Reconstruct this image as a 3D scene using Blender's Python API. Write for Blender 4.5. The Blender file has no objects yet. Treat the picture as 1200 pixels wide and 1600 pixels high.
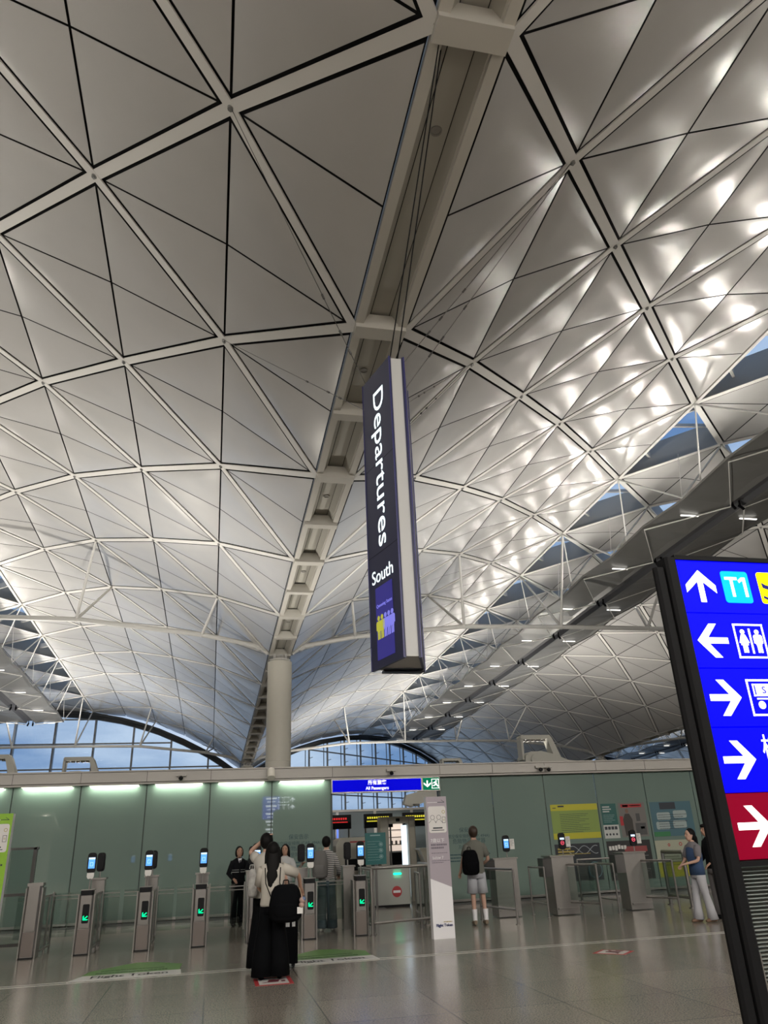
import bpy, bmesh, math, random
from mathutils import Vector, Matrix
random.seed(7)
S = bpy.context.scene
COL = S.collection
PI = math.pi

# ------------------------------------------------------------------ camera, world, exposure
cd = bpy.data.cameras.new('camera'); CAM = bpy.data.objects.new('camera', cd); COL.objects.link(CAM)
cd.sensor_fit = 'VERTICAL'; cd.sensor_height = 36.0; cd.lens = 1155.748 / 1600 * 36.0
cd.clip_start = 0.05; cd.clip_end = 600
# image right / down / forward axes in world coordinates (x across the hall, y along it, z up)
_r = Vector((0.97737782, -0.20763186, -0.0402693)); _d = Vector((0.04916295, 0.40821618, -0.91156051)); _f = Vector((0.20570758, 0.88895926, 0.40918923))
m3 = Matrix((_r, -_d, -_f)).transposed()
CAM.matrix_world = Matrix.Translation((0, 0, 1.55)) @ m3.to_4x4()
S.camera = CAM
S.view_settings.view_transform = 'Standard'; S.view_settings.look = 'None'
S.view_settings.gamma = 1.0; S.view_settings.exposure = 0.0
S.view_settings.use_curve_mapping = False
S.cycles.use_denoising = True
S.cycles.max_bounces = 8; S.cycles.glossy_bounces = 4; S.cycles.transmission_bounces = 6; S.cycles.transparent_max_bounces = 12
S.cycles.sample_clamp_indirect = 4.0
S.cycles.caustics_reflective = False; S.cycles.caustics_refractive = False

UP_W = 400.0      # watts of each uplight on the skylight reflectors
w = bpy.data.worlds.new('sky'); S.world = w; w.use_nodes = True
nt = w.node_tree; nt.nodes.clear()
tc = nt.nodes.new('ShaderNodeTexCoord'); mp = nt.nodes.new('ShaderNodeMapping'); mp.inputs['Scale'].default_value = (1, 1, 4)
nz = nt.nodes.new('ShaderNodeTexNoise'); nz.inputs['Scale'].default_value = 3.0; nz.inputs['Detail'].default_value = 6
cr = nt.nodes.new('ShaderNodeValToRGB'); cr.color_ramp.elements[0].position = .42; cr.color_ramp.elements[0].color = (0.17, 0.29, 0.52, 1)
cr.color_ramp.elements[1].position = .60; cr.color_ramp.elements[1].color = (0.52, 0.63, 0.80, 1)
bg = nt.nodes.new('ShaderNodeBackground'); bg.inputs['Strength'].default_value = 1.1
wo = nt.nodes.new('ShaderNodeOutputWorld')
nt.links.new(tc.outputs['Generated'], mp.inputs['Vector']); nt.links.new(mp.outputs[0], nz.inputs['Vector'])
nt.links.new(nz.outputs['Fac'], cr.inputs['Fac']); nt.links.new(cr.outputs[0], bg.inputs['Color']); nt.links.new(bg.outputs[0], wo.inputs['Surface'])

# ------------------------------------------------------------------ materials
MATS = {}
def srgb(r, g, b):
    f = lambda c: (c/255/12.92) if c/255 <= .04045 else ((c/255+.055)/1.055)**2.4
    return (f(r), f(g), f(b))
def mat(name, col=(.8,.8,.8), rough=.5, metal=0.0, emit=None, estr=0.0, alpha=1.0, trans=0.0, coat=0.0, noise=None, spec=.5, ior=1.45):
    if name in MATS: return MATS[name]
    m = bpy.data.materials.new(name); m.use_nodes = True
    b = m.node_tree.nodes['Principled BSDF']; I = b.inputs
    I['Base Color'].default_value = (*col, 1); I['Roughness'].default_value = rough; I['Metallic'].default_value = metal
    I['Specular IOR Level'].default_value = spec; I['IOR'].default_value = ior
    if emit and spec == .5: I['Specular IOR Level'].default_value = .06
    if emit: I['Emission Color'].default_value = (*emit, 1); I['Emission Strength'].default_value = estr
    I['Alpha'].default_value = alpha; I['Transmission Weight'].default_value = trans; I['Coat Weight'].default_value = coat
    if noise:
        sc, amt, det = noise
        N = m.node_tree.nodes; L = m.node_tree.links
        t = N.new('ShaderNodeTexCoord'); n = N.new('ShaderNodeTexNoise'); n.inputs['Scale'].default_value = sc; n.inputs['Detail'].default_value = det
        r = N.new('ShaderNodeMapRange'); r.inputs['To Min'].default_value = 1-amt; r.inputs['To Max'].default_value = 1+amt
        mx = N.new('ShaderNodeVectorMath'); mx.operation = 'SCALE'; mx.inputs[0].default_value = col
        L.new(t.outputs['Object'], n.inputs['Vector']); L.new(n.outputs['Fac'], r.inputs['Value']); L.new(r.outputs[0], mx.inputs['Scale']); L.new(mx.outputs[0], I['Base Color'])
    MATS[name] = m; return m

PANEL = mat('ceiling_panel_paint', (.66,.645,.62), .25, .30, noise=(.9,.05,4))
RIBM = mat('rib_white_paint', (.72,.70,.66), .45, 0.0)
GAP = mat('joint_black', (.010,.010,.011), .9)
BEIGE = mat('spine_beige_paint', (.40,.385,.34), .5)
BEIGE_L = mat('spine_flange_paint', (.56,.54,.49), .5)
COLM = mat('column_paint', (.80,.77,.68), .5)
WHT = mat('steel_white_paint', (.72,.71,.68), .4)
REFL = mat('reflector_grey_metal', (.20,.198,.19), .42, .4, noise=(1.2,.12,3))
STRIP = mat('strip_lamp', (1,1,1), .5, emit=(1,.97,.9), estr=2.2)
DKMET = mat('dark_metal', (.05,.055,.06), .45, .3)
MULL = mat('mullion_grey', (.30,.31,.32), .45, .3)
SKYG = mat('skylight_grey_frame', (.55,.54,.51), .5)
BLACK = mat('black_plastic', (.006,.006,.007), .4, spec=.2)
def glassm(name, col, alpha_mix, rough=0.02):
    if name in MATS: return MATS[name]
    m = bpy.data.materials.new(name); m.use_nodes = True; N = m.node_tree.nodes; L = m.node_tree.links; N.clear()
    o = N.new('ShaderNodeOutputMaterial'); t = N.new('ShaderNodeBsdfTransparent'); t.inputs[0].default_value = (*col, 1)
    g = N.new('ShaderNodeBsdfGlossy'); g.inputs['Roughness'].default_value = rough
    lw = N.new('ShaderNodeLayerWeight'); lw.inputs['Blend'].default_value = .5
    pw = N.new('ShaderNodeMath'); pw.operation = 'POWER'; pw.inputs[1].default_value = 5; L.new(lw.outputs['Facing'], pw.inputs[0])
    f = N.new('ShaderNodeMath'); f.operation = 'MULTIPLY_ADD'; f.inputs[1].default_value = .9; f.inputs[2].default_value = .05; L.new(pw.outputs[0], f.inputs[0])
    mx = N.new('ShaderNodeMixShader')
    a = N.new('ShaderNodeMath'); a.operation = 'ADD'; a.inputs[1].default_value = alpha_mix
    L.new(f.outputs[0], a.inputs[0]); L.new(a.outputs[0], mx.inputs[0]); L.new(t.outputs[0], mx.inputs[1]); L.new(g.outputs[0], mx.inputs[2]); L.new(mx.outputs[0], o.inputs[0])
    MATS[name] = m; return m
CLEAR = glassm('clear_glass', (.86,.93,.96), 0.0)
SKYGLASS = glassm('skylight_glass', (.75,.85,.95), 0.0)

# ------------------------------------------------------------------ helpers
def wm(o):
    m = o.matrix_basis.copy()
    return wm(o.parent) @ m if o.parent else m
class MB:
    def __init__(s): s.v = []; s.f = []; s.mi = []; s.mats = []; s.cur = 0; s.T = None
    def mat(s, m):
        if m not in s.mats: s.mats.append(m)
        s.cur = s.mats.index(m); return s
    def add(s, vs, fs):
        n = len(s.v); T = s.T
        s.v += [tuple(T @ Vector(p)) if T else tuple(p) for p in vs]
        for f in fs: s.f.append([i+n for i in f]); s.mi.append(s.cur)
        return s
    def box(s, x0, x1, y0, y1, z0, z1, b=0):
        if b:
            return s.prism([(x0+b,y0),(x1-b,y0),(x1,y0+b),(x1,y1-b),(x1-b,y1),(x0+b,y1),(x0,y1-b),(x0,y0+b)], z0, z1)
        v = [(x,y,z) for z in (z0,z1) for x,y in ((x0,y0),(x1,y0),(x1,y1),(x0,y1))]
        return s.add(v, [(3,2,1,0),(4,5,6,7),(0,1,5,4),(1,2,6,5),(2,3,7,6),(3,0,4,7)])
    def prism(s, poly, z0, z1, M=None):
        n = len(poly); a = sum(poly[i][0]*poly[(i+1)%n][1]-poly[(i+1)%n][0]*poly[i][1] for i in range(n))
        if a < 0: poly = poly[::-1]
        v = [Vector((x,y,z0)) for x,y in poly]+[Vector((x,y,z1)) for x,y in poly]
        if M: v = [M @ p for p in v]
        return s.add(v, [tuple(range(n-1,-1,-1)), tuple(range(n,2*n))]+[(i,(i+1)%n,n+(i+1)%n,n+i) for i in range(n)])
    def tube(s, p0, p1, r, n=10, r2=None, cap=True):
        p0 = Vector(p0); p1 = Vector(p1); r2 = r if r2 is None else r2
        d = (p1-p0).normalized(); a = d.orthogonal().normalized(); b = d.cross(a)
        v = [p0+r*(math.cos(2*PI*i/n)*a+math.sin(2*PI*i/n)*b) for i in range(n)]+[p1+r2*(math.cos(2*PI*i/n)*a+math.sin(2*PI*i/n)*b) for i in range(n)]
        f = [(i,(i+1)%n,n+(i+1)%n,n+i) for i in range(n)]
        if cap: f += [tuple(range(n-1,-1,-1)), tuple(range(n,2*n))]
        return s.add(v, f)
    def path(s, pts, r, n=8):
        for a, b in zip(pts, pts[1:]): s.tube(a, b, r, n)
        return s
    def bar(s, p0, p1, w, h, up=(0,0,1), off=0):      # rectangular bar, w across, h along up
        p0 = Vector(p0); p1 = Vector(p1); d = (p1-p0).normalized(); up = Vector(up)
        x = d.cross(up).normalized(); y = x.cross(d).normalized()
        c = [(-w/2,-h/2+off),(w/2,-h/2+off),(w/2,h/2+off),(-w/2,h/2+off)]
        v = [p0+a*x+b*y for a,b in c]+[p1+a*x+b*y for a,b in c]
        return s.add(v, [(0,1,2,3),(7,6,5,4),(0,4,5,1),(1,5,6,2),(2,6,7,3),(3,7,4,0)])
    def lathe(s, prof, c=(0,0,0), n=24):
        v = []; f = []
        for r,z in prof: v += [(c[0]+r*math.cos(2*PI*i/n), c[1]+r*math.sin(2*PI*i/n), c[2]+z) for i in range(n)]
        for k in range(len(prof)-1): f += [(k*n+i, k*n+(i+1)%n, (k+1)*n+(i+1)%n, (k+1)*n+i) for i in range(n)]
        f += [tuple(range(n-1,-1,-1)), tuple(range((len(prof)-1)*n, len(prof)*n))]
        return s.add(v, f)
    def ball(s, c, r, sx=1, sy=1, sz=1, n=12, m=8):
        v = [(c[0], c[1], c[2]-r*sz)]; f = []
        for k in range(1, m):
            t = -PI/2+PI*k/m
            v += [(c[0]+r*sx*math.cos(t)*math.cos(2*PI*i/n), c[1]+r*sy*math.cos(t)*math.sin(2*PI*i/n), c[2]+r*sz*math.sin(t)) for i in range(n)]
        v.append((c[0], c[1], c[2]+r*sz)); e = len(v)-1
        f += [(0, 1+(i+1)%n, 1+i) for i in range(n)]+[(e, e-n+i, e-n+(i+1)%n) for i in range(n)]
        for k in range(m-2): f += [(1+k*n+i, 1+k*n+(i+1)%n, 1+(k+1)*n+(i+1)%n, 1+(k+1)*n+i) for i in range(n)]
        return s.add(v, f)
    def poly(s, pts): return s.add(pts, [tuple(range(len(pts)))])
    def build(s, name, m=None, parent=None, smooth=False, cut=None, fixn=False):
        me = bpy.data.meshes.new(name)
        vs = s.v
        if parent:
            inv = wm(parent).inverted(); vs = [tuple(inv @ Vector(p)) for p in vs]
        me.from_pydata(vs, [], s.f)
        if s.mats:
            for q in s.mats: me.materials.append(q)
            me.polygons.foreach_set('material_index', s.mi)
        elif m: me.materials.append(m)
        if cut or fixn:
            bm = bmesh.new(); bm.from_mesh(me)
            for co, no in (cut or []):
                bmesh.ops.bisect_plane(bm, geom=bm.verts[:]+bm.edges[:]+bm.faces[:], plane_co=co, plane_no=no, clear_outer=True)
            if fixn: bmesh.ops.recalc_face_normals(bm, faces=bm.faces)
            bm.to_mesh(me); bm.free()
        if smooth:
            me.polygons.foreach_set('use_smooth', [True]*len(me.polygons))
            if smooth != 'all': me.set_sharp_from_angle(angle=math.radians(38))
        o = bpy.data.objects.new(name, me); COL.objects.link(o)
        if parent: o.parent = parent
        return o
def tag(o, label=None, cat=None, group=None, kind=None):
    if label: o['label'] = label
    if cat: o['category'] = cat
    if group: o['group'] = group
    if kind: o['kind'] = kind
    return o
def thing(name, label, cat, loc=(0,0,0), rz=0, group=None):
    o = bpy.data.objects.new(name, None); COL.objects.link(o); o.empty_display_size = .2
    o.location = loc; o.rotation_euler = (0,0,rz)
    return tag(o, label, cat, group)
def struct(name, mb, m=None, **k): return tag(mb.build(name, m, **k), kind='structure')
def copy_tree(o, parent=None):
    c = o.copy(); COL.objects.link(c)
    if parent: c.parent = parent
    for ch in list(o.children): copy_tree(ch, c)
    return c

# ------------------------------------------------------------------ roof geometry
V0, E, U0, P = 3.084, 0.577, 13.0, 6.644
SC = [0, 2.83, 5.81, 8.87, 11.97, 15.2, 18.8]
ZC = [11.89, 13.86, 15.36, 16.65, 17.58, 18.16, 18.45]
BAY = 2*(E+SC[6])
GT = [(-40,.5),(-10,.4),(0,.28),(8,.25),(13,.1),(18,-.15),(24,-.35),(32,-.6),(40,-.85),(56,-1.5),(69,-1.85),(82,-2.4),(96,-3.0),(125,-3.9),(160,-4.8)]
def g(u):
    for (a, x), (b, y) in zip(GT, GT[1:]):
        if u <= b: return x+(y-x)*(u-a)/(b-a)
    return GT[-1][1]
def spv(k): return V0+k*BAY
def node(k, c, j):
    u = U0+P*(j+(.5 if c % 2 else 0)); s = min(c, 12-c)
    v = spv(k)+E+SC[s] if c <= 6 else spv(k+1)-E-SC[s]
    z = ZC[s]+g(u)-([0,0,0,0,.15,.4,.5][s] if k == -1 else 0)
    return Vector((v, u, z))
def rowpt(a, b, t): return a.lerp(b, t)
FAC_L = 84.0                                           # left window wall stands at this distance
OB_A, OB_B = Vector((V0, 84.0, 0)), Vector((V0+BAY, 84.0+1.05*BAY, 0))   # right window wall runs off obliquely
_ob = (OB_B-OB_A).normalized(); OBN = Vector((-_ob.y, _ob.x, 0))
CUTS = {-1: [((0,FAC_L,0),(0,1,0))], 0: [(tuple(OB_A), tuple(OBN))], 1: [((0,124.5,0),(0,1,0))]}
JMIN = -6
def jmax(k): return {-1: 11, 0: 17, 1: 17}[k]

def inset(pts, ds):      # inset a planar triangle, ds[i] = distance for edge i -> i+1
    n = (pts[1]-pts[0]).cross(pts[2]-pts[0]).normalized()
    L = []
    for i in range(3):
        a, b = pts[i], pts[(i+1)%3]; d = (b-a).normalized(); q = n.cross(d)
        L.append((a+q*ds[i], d))
    out = []
    for i in range(3):
        a, d = L[i-1]; b, e_ = L[i]
        w_ = b-a; cr_ = d.cross(e_); t = w_.cross(e_).dot(cr_)/cr_.length_squared
        out.append(a+d*t)
    return out, n
def panel(mb, A, N_, M_, hyp, base, alt, H=.055, n=6):
    """one half-triangle cladding panel: apex A, node N_, base midpoint M_; softly folded from M_ to the long edge"""
    pts, nn = inset([A, N_, M_], [hyp, base, alt])
    if nn.z > 0: nn = -nn; 
    a, b, c = pts; idx = {}; vs = []; fs = []
    for i in range(n+1):
        for j in range(n+1-i):
            la, lb = i/n, j/n; lc = 1-la-lb
            bul = H*(27*la*lb*lc)**.62 if min(la,lb,lc) > 1e-6 else 0
            t = 1-abs(la-lb)/(la+lb) if la+lb > 1e-6 else 0
            edge = min(1, 6*min(la, lb, lc))
            cre = .05*t*4*lc*(1-lc)*edge
            idx[(i,j)] = len(vs); vs.append(a*la+b*lb+c*lc+nn*(bul-cre))
    up = (b-a).cross(c-a).dot(nn) > 0
    for i in range(n):
        for j in range(n-i):
            f = (idx[(i,j)], idx[(i+1,j)], idx[(i,j+1)]); fs.append(f if up else f[::-1])
            if i+j < n-1:
                f = (idx[(i+1,j)], idx[(i+1,j+1)], idx[(i,j+1)]); fs.append(f if up else f[::-1])
    mb.add(vs, fs)

def tri(pan, back, A, N1, N2, base, n, apexlong=False):
    M_ = (N1+N2)/2
    for N_ in (N1, N2): panel(pan, A, N_, M_, .19, base, .026, n=n)
    off = Vector((0,0,.14)); b = [A+off, N1+off, N2+off]
    back.add([tuple(p) for p in b], [(0,1,2)])

for k in (-1, 0, 1):
    pan, back, rib, boss, sky = MB(), MB(), MB(), MB(), []
    for c in range(12):
        for j in range(JMIN, jmax(k)+1):
            n = 8 if (k < 1 and j < 5) else (6 if k < 1 and j < 9 else 4)
            a0, a1 = node(k,c,j), node(k,c,j+1)
            if c % 2 == 0: apA = node(k,c+1,j); b0, b1, apB = node(k,c+1,j), node(k,c+1,j+1), node(k,c,j+1)
            else: apA = node(k,c+1,j+1); b0, b1, apB = node(k,c+1,j), node(k,c+1,j+1), node(k,c,j)
            baseA = .06 if c == 0 else (.11 if c == 7 else .03)
            baseB = .06 if c+1 == 12 else (.11 if c+1 == 5 else .03)
            if c == 5: sky.append((a0, a1, apA))
            else: tri(pan, back, apA, a0, a1, baseA, n)
            if c == 6: sky.append((b0, b1, apB))
            else: tri(pan, back, apB, b0, b1, baseB, n)
            for pa, pb in ((apA, a0), (apA, a1)):
                nrm = Vector((0,0,1))
                dv = node(k, min(c+2,12), j)-node(k, c, j); nrm = dv.cross(Vector((0,1,0))).normalized()
                if nrm.z < 0: nrm = -nrm
                rib.bar(pa, pb, .235, .03, nrm, off=.0)
            if c in (5,):
                rib.bar(a0, a1, .14, .2, off=.05)
            if c == 7: rib.bar(a0, a1, .14, .2, off=.05)
    for c in range(1, 12):
        for j in range(JMIN, jmax(k)+1):
            p = node(k,c,j); boss.tube(p+Vector((0,0,.02)), p-Vector((0,0,.05)), .06, 10); boss.tube(p-Vector((0,0,.05)), p-Vector((0,0,.10)), .025, 8)
    ce = struct('ceiling', pan, PANEL, smooth='all', cut=CUTS[k])
    tag(back.build('joint_backing', GAP, ce, cut=CUTS[k]), label='black backing seen in the joints between panels')
    tag(rib.build('lattice_rib', RIBM, ce, cut=CUTS[k]), label='flat white diagonal ribs')
    boss.build('node_boss', mat('node_grey', (.28,.28,.27), .5, .3), ce, cut=CUTS[k])
    # triangular skylights
    for i, (p, q, a) in enumerate(sky):
        cc = (p+q+a)/3
        lim = FAC_L if k == -1 else (84+1.05*(cc.x-V0) if k == 0 else 124)
        if cc.y > lim-2 or cc.y < -8: continue
        h = 1.25; up = Vector((0,0,h)); ctr = cc
        m = MB()
        for x, y in ((p,q),(q,a),(a,p)):
            m.add([x, y, y+up, x+up], [(0,1,2,3),(3,2,1,0)])
        # glazing bars across the opening
        for t in (.33, .66):
            m.bar(p.lerp(q, t)+up*.55, p.lerp(a, t)+up*.55 if t < .5 else q.lerp(a, 1-t+.0)+up*.55, .12, .35)
        m.bar(p.lerp(q,.5)+up*.8, a+up*.8, .12, .16)
        fr = struct('window_%d' % (3+i+40*(k+1)), m, SKYG)
        g_ = MB(); g_.add([p+up, q+up, a+up], [(0,1,2)]); g_.build('pane', SKYGLASS, fr)

# spine channel along each valley
def zsp(u):
    j = (u-U0)/P; j0 = math.floor(j); return (ZC[0]+g(U0+P*j0))*(1-(j-j0))+(ZC[0]+g(U0+P*(j0+1)))*(j-j0)
for n_, k in enumerate((-1, 0, 1, 2)):
    fl, pn, sl, bm_, dl = MB(), MB(), MB(), MB(), MB()
    x = spv(k); umax = {-1:84, 0:84, 1:124, 2:124}[k]
    us = [U0+P*j for j in range(JMIN, 18) if U0+P*j < umax]+[umax]
    for u1, u2 in zip(us, us[1:]):
        z1, z2 = zsp(u1), zsp(u2)
        def strip(mb, xa, za, xb, zb):
            mb.add([(x+xa,u1,z1+za),(x+xb,u1,z1+zb),(x+xb,u2,z2+zb),(x+xa,u2,z2+za)], [(0,1,2,3)])
        for s in (-1, 1):
            q = lambda a, b, c_, d: (s*a, b, s*c_, d)
            strip(fl, *q(.57,-.04,.39,-.04)); strip(fl, *q(.57,.2,.57,-.04)); strip(fl, *q(.39,-.04,.39,.05)); strip(fl, *q(.39,.05,.36,.05))
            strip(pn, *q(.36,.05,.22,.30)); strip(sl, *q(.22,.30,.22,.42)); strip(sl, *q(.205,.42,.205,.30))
            strip(sl, *q(.22,.40,.205,.40)); strip(fl, *q(.39,.05,.39,.5))
        strip(pn, -.205,.30,.205,.30)
        strip(fl, -.57, .6, .57, .6)
    js = [j/2 for j in range(2*JMIN+2, 36) if U0+P*j/2 < umax-1]
    for j in js:
        u = U0+P*j
        if j != int(j) and u < 13: continue
        z = zsp(u); w_ = .2 if j == int(j) else .16
        bm_.box(x-.56, x+.56, u-w_, u+w_, z-.13, z+.24)
        for s in (-1,1): bm_.prism([(0,0),(.2,0),(0,.2)], -.02, .02, Matrix.Translation((x+s*.30, u+(w_)*1.0, z)) @ Matrix.Rotation(PI/2, 4, 'X') @ Matrix.Rotation(0 if s<0 else PI, 4, 'Y'))
    for j in range(-1, 17):
        u = U0+P*(j+.28)
        if u > umax-2: continue
        z = zsp(u)+.29; dl.lathe([(.10,0),(.10,-.02),(.075,-.02),(.07,.005)], (x,u,z), 16)
    t = struct('trim_%d' % (n_+1), fl, BEIGE_L)
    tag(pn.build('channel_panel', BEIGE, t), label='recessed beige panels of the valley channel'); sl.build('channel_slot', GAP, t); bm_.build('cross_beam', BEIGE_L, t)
    dl.build('downlight', mat('downlight_grey', (.25,.24,.22), .5), t)

# ------------------------------------------------------------------ columns, tie trusses
def column(v, u, label):
    t = thing('round_column', label, 'column', (v,u,0), group='round columns under the roof valleys'); zt = zsp(u)-.45
    m = MB(); m.lathe([(.64,0),(.64,zt*.52),(.63,zt*.52+.01),(.63,zt*.52+.04),(.64,zt*.52+.05),(.64,zt),(.60,zt+.02)], (v,u,0), 40); m.build('shaft', COLM, t, smooth=True)
    m = MB(); m.lathe([(.52,zt+.02),(.52,zt+.07),(.56,zt+.10),(.56,zt+.14),(.3,zt+.16),(.26,zt+.4)], (v,u,0), 32)
    for s in (-1,1): m.box(v+s*.3-.06, v+s*.3+.06, u-.25, u+.25, zt+.1, zt+.42)
    m.build('collar', WHT, t, smooth=True)
def tie(k, u, label):
    dz = g(u)-g(39.58)
    L, R = spv(k), spv(k+1)
    prof = [(1.1,11.48),(4.13,12.08),(10.5,12.78),(16.54,12.86)]
    pts = [Vector((L+a,u,z+dz)) for a,z in prof]+[Vector((R-a,u,z+dz)) for a,z in prof[::-1]]
    t = thing('tie_truss', label, 'truss', tuple((pts[3]+pts[4])/2), group='tie trusses across the vaults')
    m = MB(); m.path(pts, .13, 14); 
    for p in pts[1:-1]: m.ball(p, .15)
    m.build('chord', WHT, t, smooth=True)
    for s, b in ((1,L),(-1,R)):
        m = MB(); e = Vector((b+s*1.1,u,11.48+dz))
        m.tube(e+Vector((0,-.16,0)), e+Vector((0,.16,0)), .24, 18)
        m.tube(e+Vector((0,-.2,0)), e+Vector((0,.2,0)), .09, 12)
        m.bar(e, (b+s*.60,u,11.12+dz), .22, .28); m.tube(e, e+Vector((s*.7,0,.12)), .19, 14, .14)
        m.build('clevis_joint', WHT, t, smooth=True)
        jj = (u-U0)/P
        for c, pi in ((1,1),(3,2),(5,3)):
            p = pts[pi] if s == 1 else pts[-1-pi]
            if k == -1 and s == 1 and False: continue
            for dj in (-1, 0):
                nd = node(k, c if s == 1 else 12-c, round(jj)+dj)
                if c == 1 and dj == -1:
                    q = p.lerp(nd, .0)
                m = MB(); m.tube(p, nd-Vector((0,0,.05)), .085, 10, .055); m.build('strut', WHT, t, smooth=True)
U1, U2 = U0+4*P, U0+10*P
CL = {(-1,0):'round beige column at far left of the hall', (0,0):'tall round beige column rising behind the glass wall, centre', (1,0):'round beige column between the second and third vault, near row', (0,1):'round beige column at the far end of the middle valley',
      (1,1):'short visible top of a beige column behind the air nozzle tower, right', (2,0):'round beige column far off to the right', (-1,1):'round beige column at the far left corner', (2,1):'round beige column far off in the right corner'}
for (k, r), lb in CL.items(): column(spv(k), (U1,U2)[r], lb)
TL = {(-1,0):'nearest white tie truss across the left vault, ending at the column', (0,0):'nearest white tie truss across the middle vault, passing behind the hanging sign', (1,0):'nearest white tie truss across the right vault',
      (-1,1):'far white tie truss in front of the left arched window', (0,1):'far white tie truss in front of the middle arched window', (1,1):'far white tie truss of the right vault'}
for (k, r), lb in TL.items(): tie(k, (U1,U2)[r], lb)

# ------------------------------------------------------------------ reflectors hung under the skylights, with their uplights
RW = 2.73
def reflector(k, u1, label):
    vc = spv(k)+BAY/2; ja = -2
    t = thing('skylight_reflector', label, 'light reflector', (vc, 20, 15), group='grey reflectors hung under the skylights')
    def zr(u): return ZC[6]+g(u)-2.95-(.5 if k == -1 else 0)-.004*max(0,u-30)
    us = [U0+P*j/2 for j in range(2*ja, 40) if U0+P*j/2 < u1]+[u1]
    wing = {-1: MB(), 1: MB()}; bars, lamp, chan, clus, hang = MB(), MB(), MB(), MB(), MB()
    for i, (a, b) in enumerate(zip(us, us[1:])):
        za, zb = zr(a), zr(b)
        for s in (-1, 1):
            fold = lambda q: .12 if q % 2 else -.10
            m = wing[s]
            e1, e2 = (vc+s*RW, a, za+fold(i)), (vc+s*RW, b, zb+fold(i+1))
            mm1, mm2 = (vc+s*1.45, a, za+.05-fold(i)*.8), (vc+s*1.45, b, zb+.05-fold(i+1)*.8)
            c1, c2 = (vc+s*.38, a, za-.18), (vc+s*.38, b, zb-.18)
            m.add([e1,mm1,mm2,e2], [(0,1,2),(0,2,3)] if i % 2 else [(0,1,3),(1,2,3)])
            m.add([mm1,c1,c2,mm2], [(0,1,2),(0,2,3)] if not i % 2 else [(0,1,3),(1,2,3)])
            up_ = Vector((0,0,.05)); m.add([Vector(e1)+up_,Vector(c1)+up_,Vector(c2)+up_,Vector(e2)+up_], [(0,1,2),(0,2,3)])
            m.bar(e1, e2, .05, .10)
            if i % 2 == 0:
                bars.tube((vc+s*.35,a,za-.30), (vc+s*(RW-.02), b, zb-.06), .032, 6)
                bars.tube((vc+s*.35,a,za-.30), (vc+s*(RW-.02), a-(b-a), zr(2*a-b)-.06), .018, 6)
                ym = a+(b-a)*.4; zm = zr(ym)
                lamp = MB(); lamp.box(vc+s*1.55-.45, vc+s*1.55+.45, ym-.04, ym+.04, zm-.20, zm-.16); lamp.build('strip_lamp', STRIP, t)
                hang.tube((vc+s*RW,a,za+.02), (vc+s*(RW-.3),a,ZC[6]+g(a)-.7), .016, 5)
                ej = round((a-U0)/P)
                hang.tube((vc+s*RW,a,za), node(k, 5 if s < 0 else 7, ej)-Vector((0,0,.05)), .045, 6)
                hang.tube((vc+s*RW,a,za), node(k, 6, ej)-Vector((0,0,.05)), .045, 6)
                hang.tube((vc+s*(RW-1.0),a,za+.02), node(k, 5 if s < 0 else 7, ej-1)-Vector((0,0,.05)), .035, 6)
        chan.add([(vc-.38,a,za-.18),(vc-.25,a,za+.05),(vc-.25,b,zb+.05),(vc-.38,b,zb-.18)], [(0,1,2,3)])
        chan.add([(vc+.38,a,za-.18),(vc+.25,a,za+.05),(vc+.25,b,zb+.05),(vc+.38,b,zb-.18)], [(0,1,2,3)])
        chan.add([(vc-.25,a,za+.05),(vc+.25,a,za+.05),(vc+.25,b,zb+.05),(vc-.25,b,zb+.05)], [(0,1,2,3)])
        if i % 2 == 0:
            clus = MB()
            for d in (-.18,.18):
                clus.tube((vc+d,a+.1,za-.18), (vc+d*1.2,a-.1,za-.42), .07, 8); clus.box(vc+d-.03,vc+d+.03,a,a+.06,za-.2,za+.05)
            clus.build('spotlight_pair', BLACK, t)
    wing[-1].build('wing', REFL, t); wing[1].build('wing', REFL, t)
    chan.build('channel', mat('channel_dark', (.07,.07,.075), .5), t); bars.build('truss_rod', WHT, t); hang.build('hanger_rod', WHT, t)
    for a in us[::2]:
        for s in (-1, 1):
            if a > 100 or (k == 1 and a < 20): continue
            for fy, e, dr, sz in ((.12, .62, (s*1.0,0,.35), 150), (.62, .62, (s*1.0,0,.35), 150), (.4, .32, (s*.25,0,1), 165)):
                ld = bpy.data.lights.new('uplight', 'SPOT'); ld.energy = UP_W*e; ld.color = (1,.955,.88); ld.spot_size = math.radians(sz); ld.spot_blend = 1; ld.shadow_soft_size = .12
                lo = bpy.data.objects.new('uplight', ld); COL.objects.link(lo); lo.parent = t
                pos = Vector((vc+s*1.1, a+P*fy, zr(a+P*fy)+.30)); lo.location = wm(t).inverted() @ pos
                lo.rotation_euler = Vector(dr).to_track_quat('-Z','Y').to_euler()
reflector(-1, 72.9, 'folded grey reflector with strip lamps under the left skylights')
reflector(0, 88.5, 'folded grey reflector with strip lamps running under the middle skylights')
reflector(1, 118, 'folded grey reflector of the far right vault, glimpsed above the glass wall')

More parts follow.
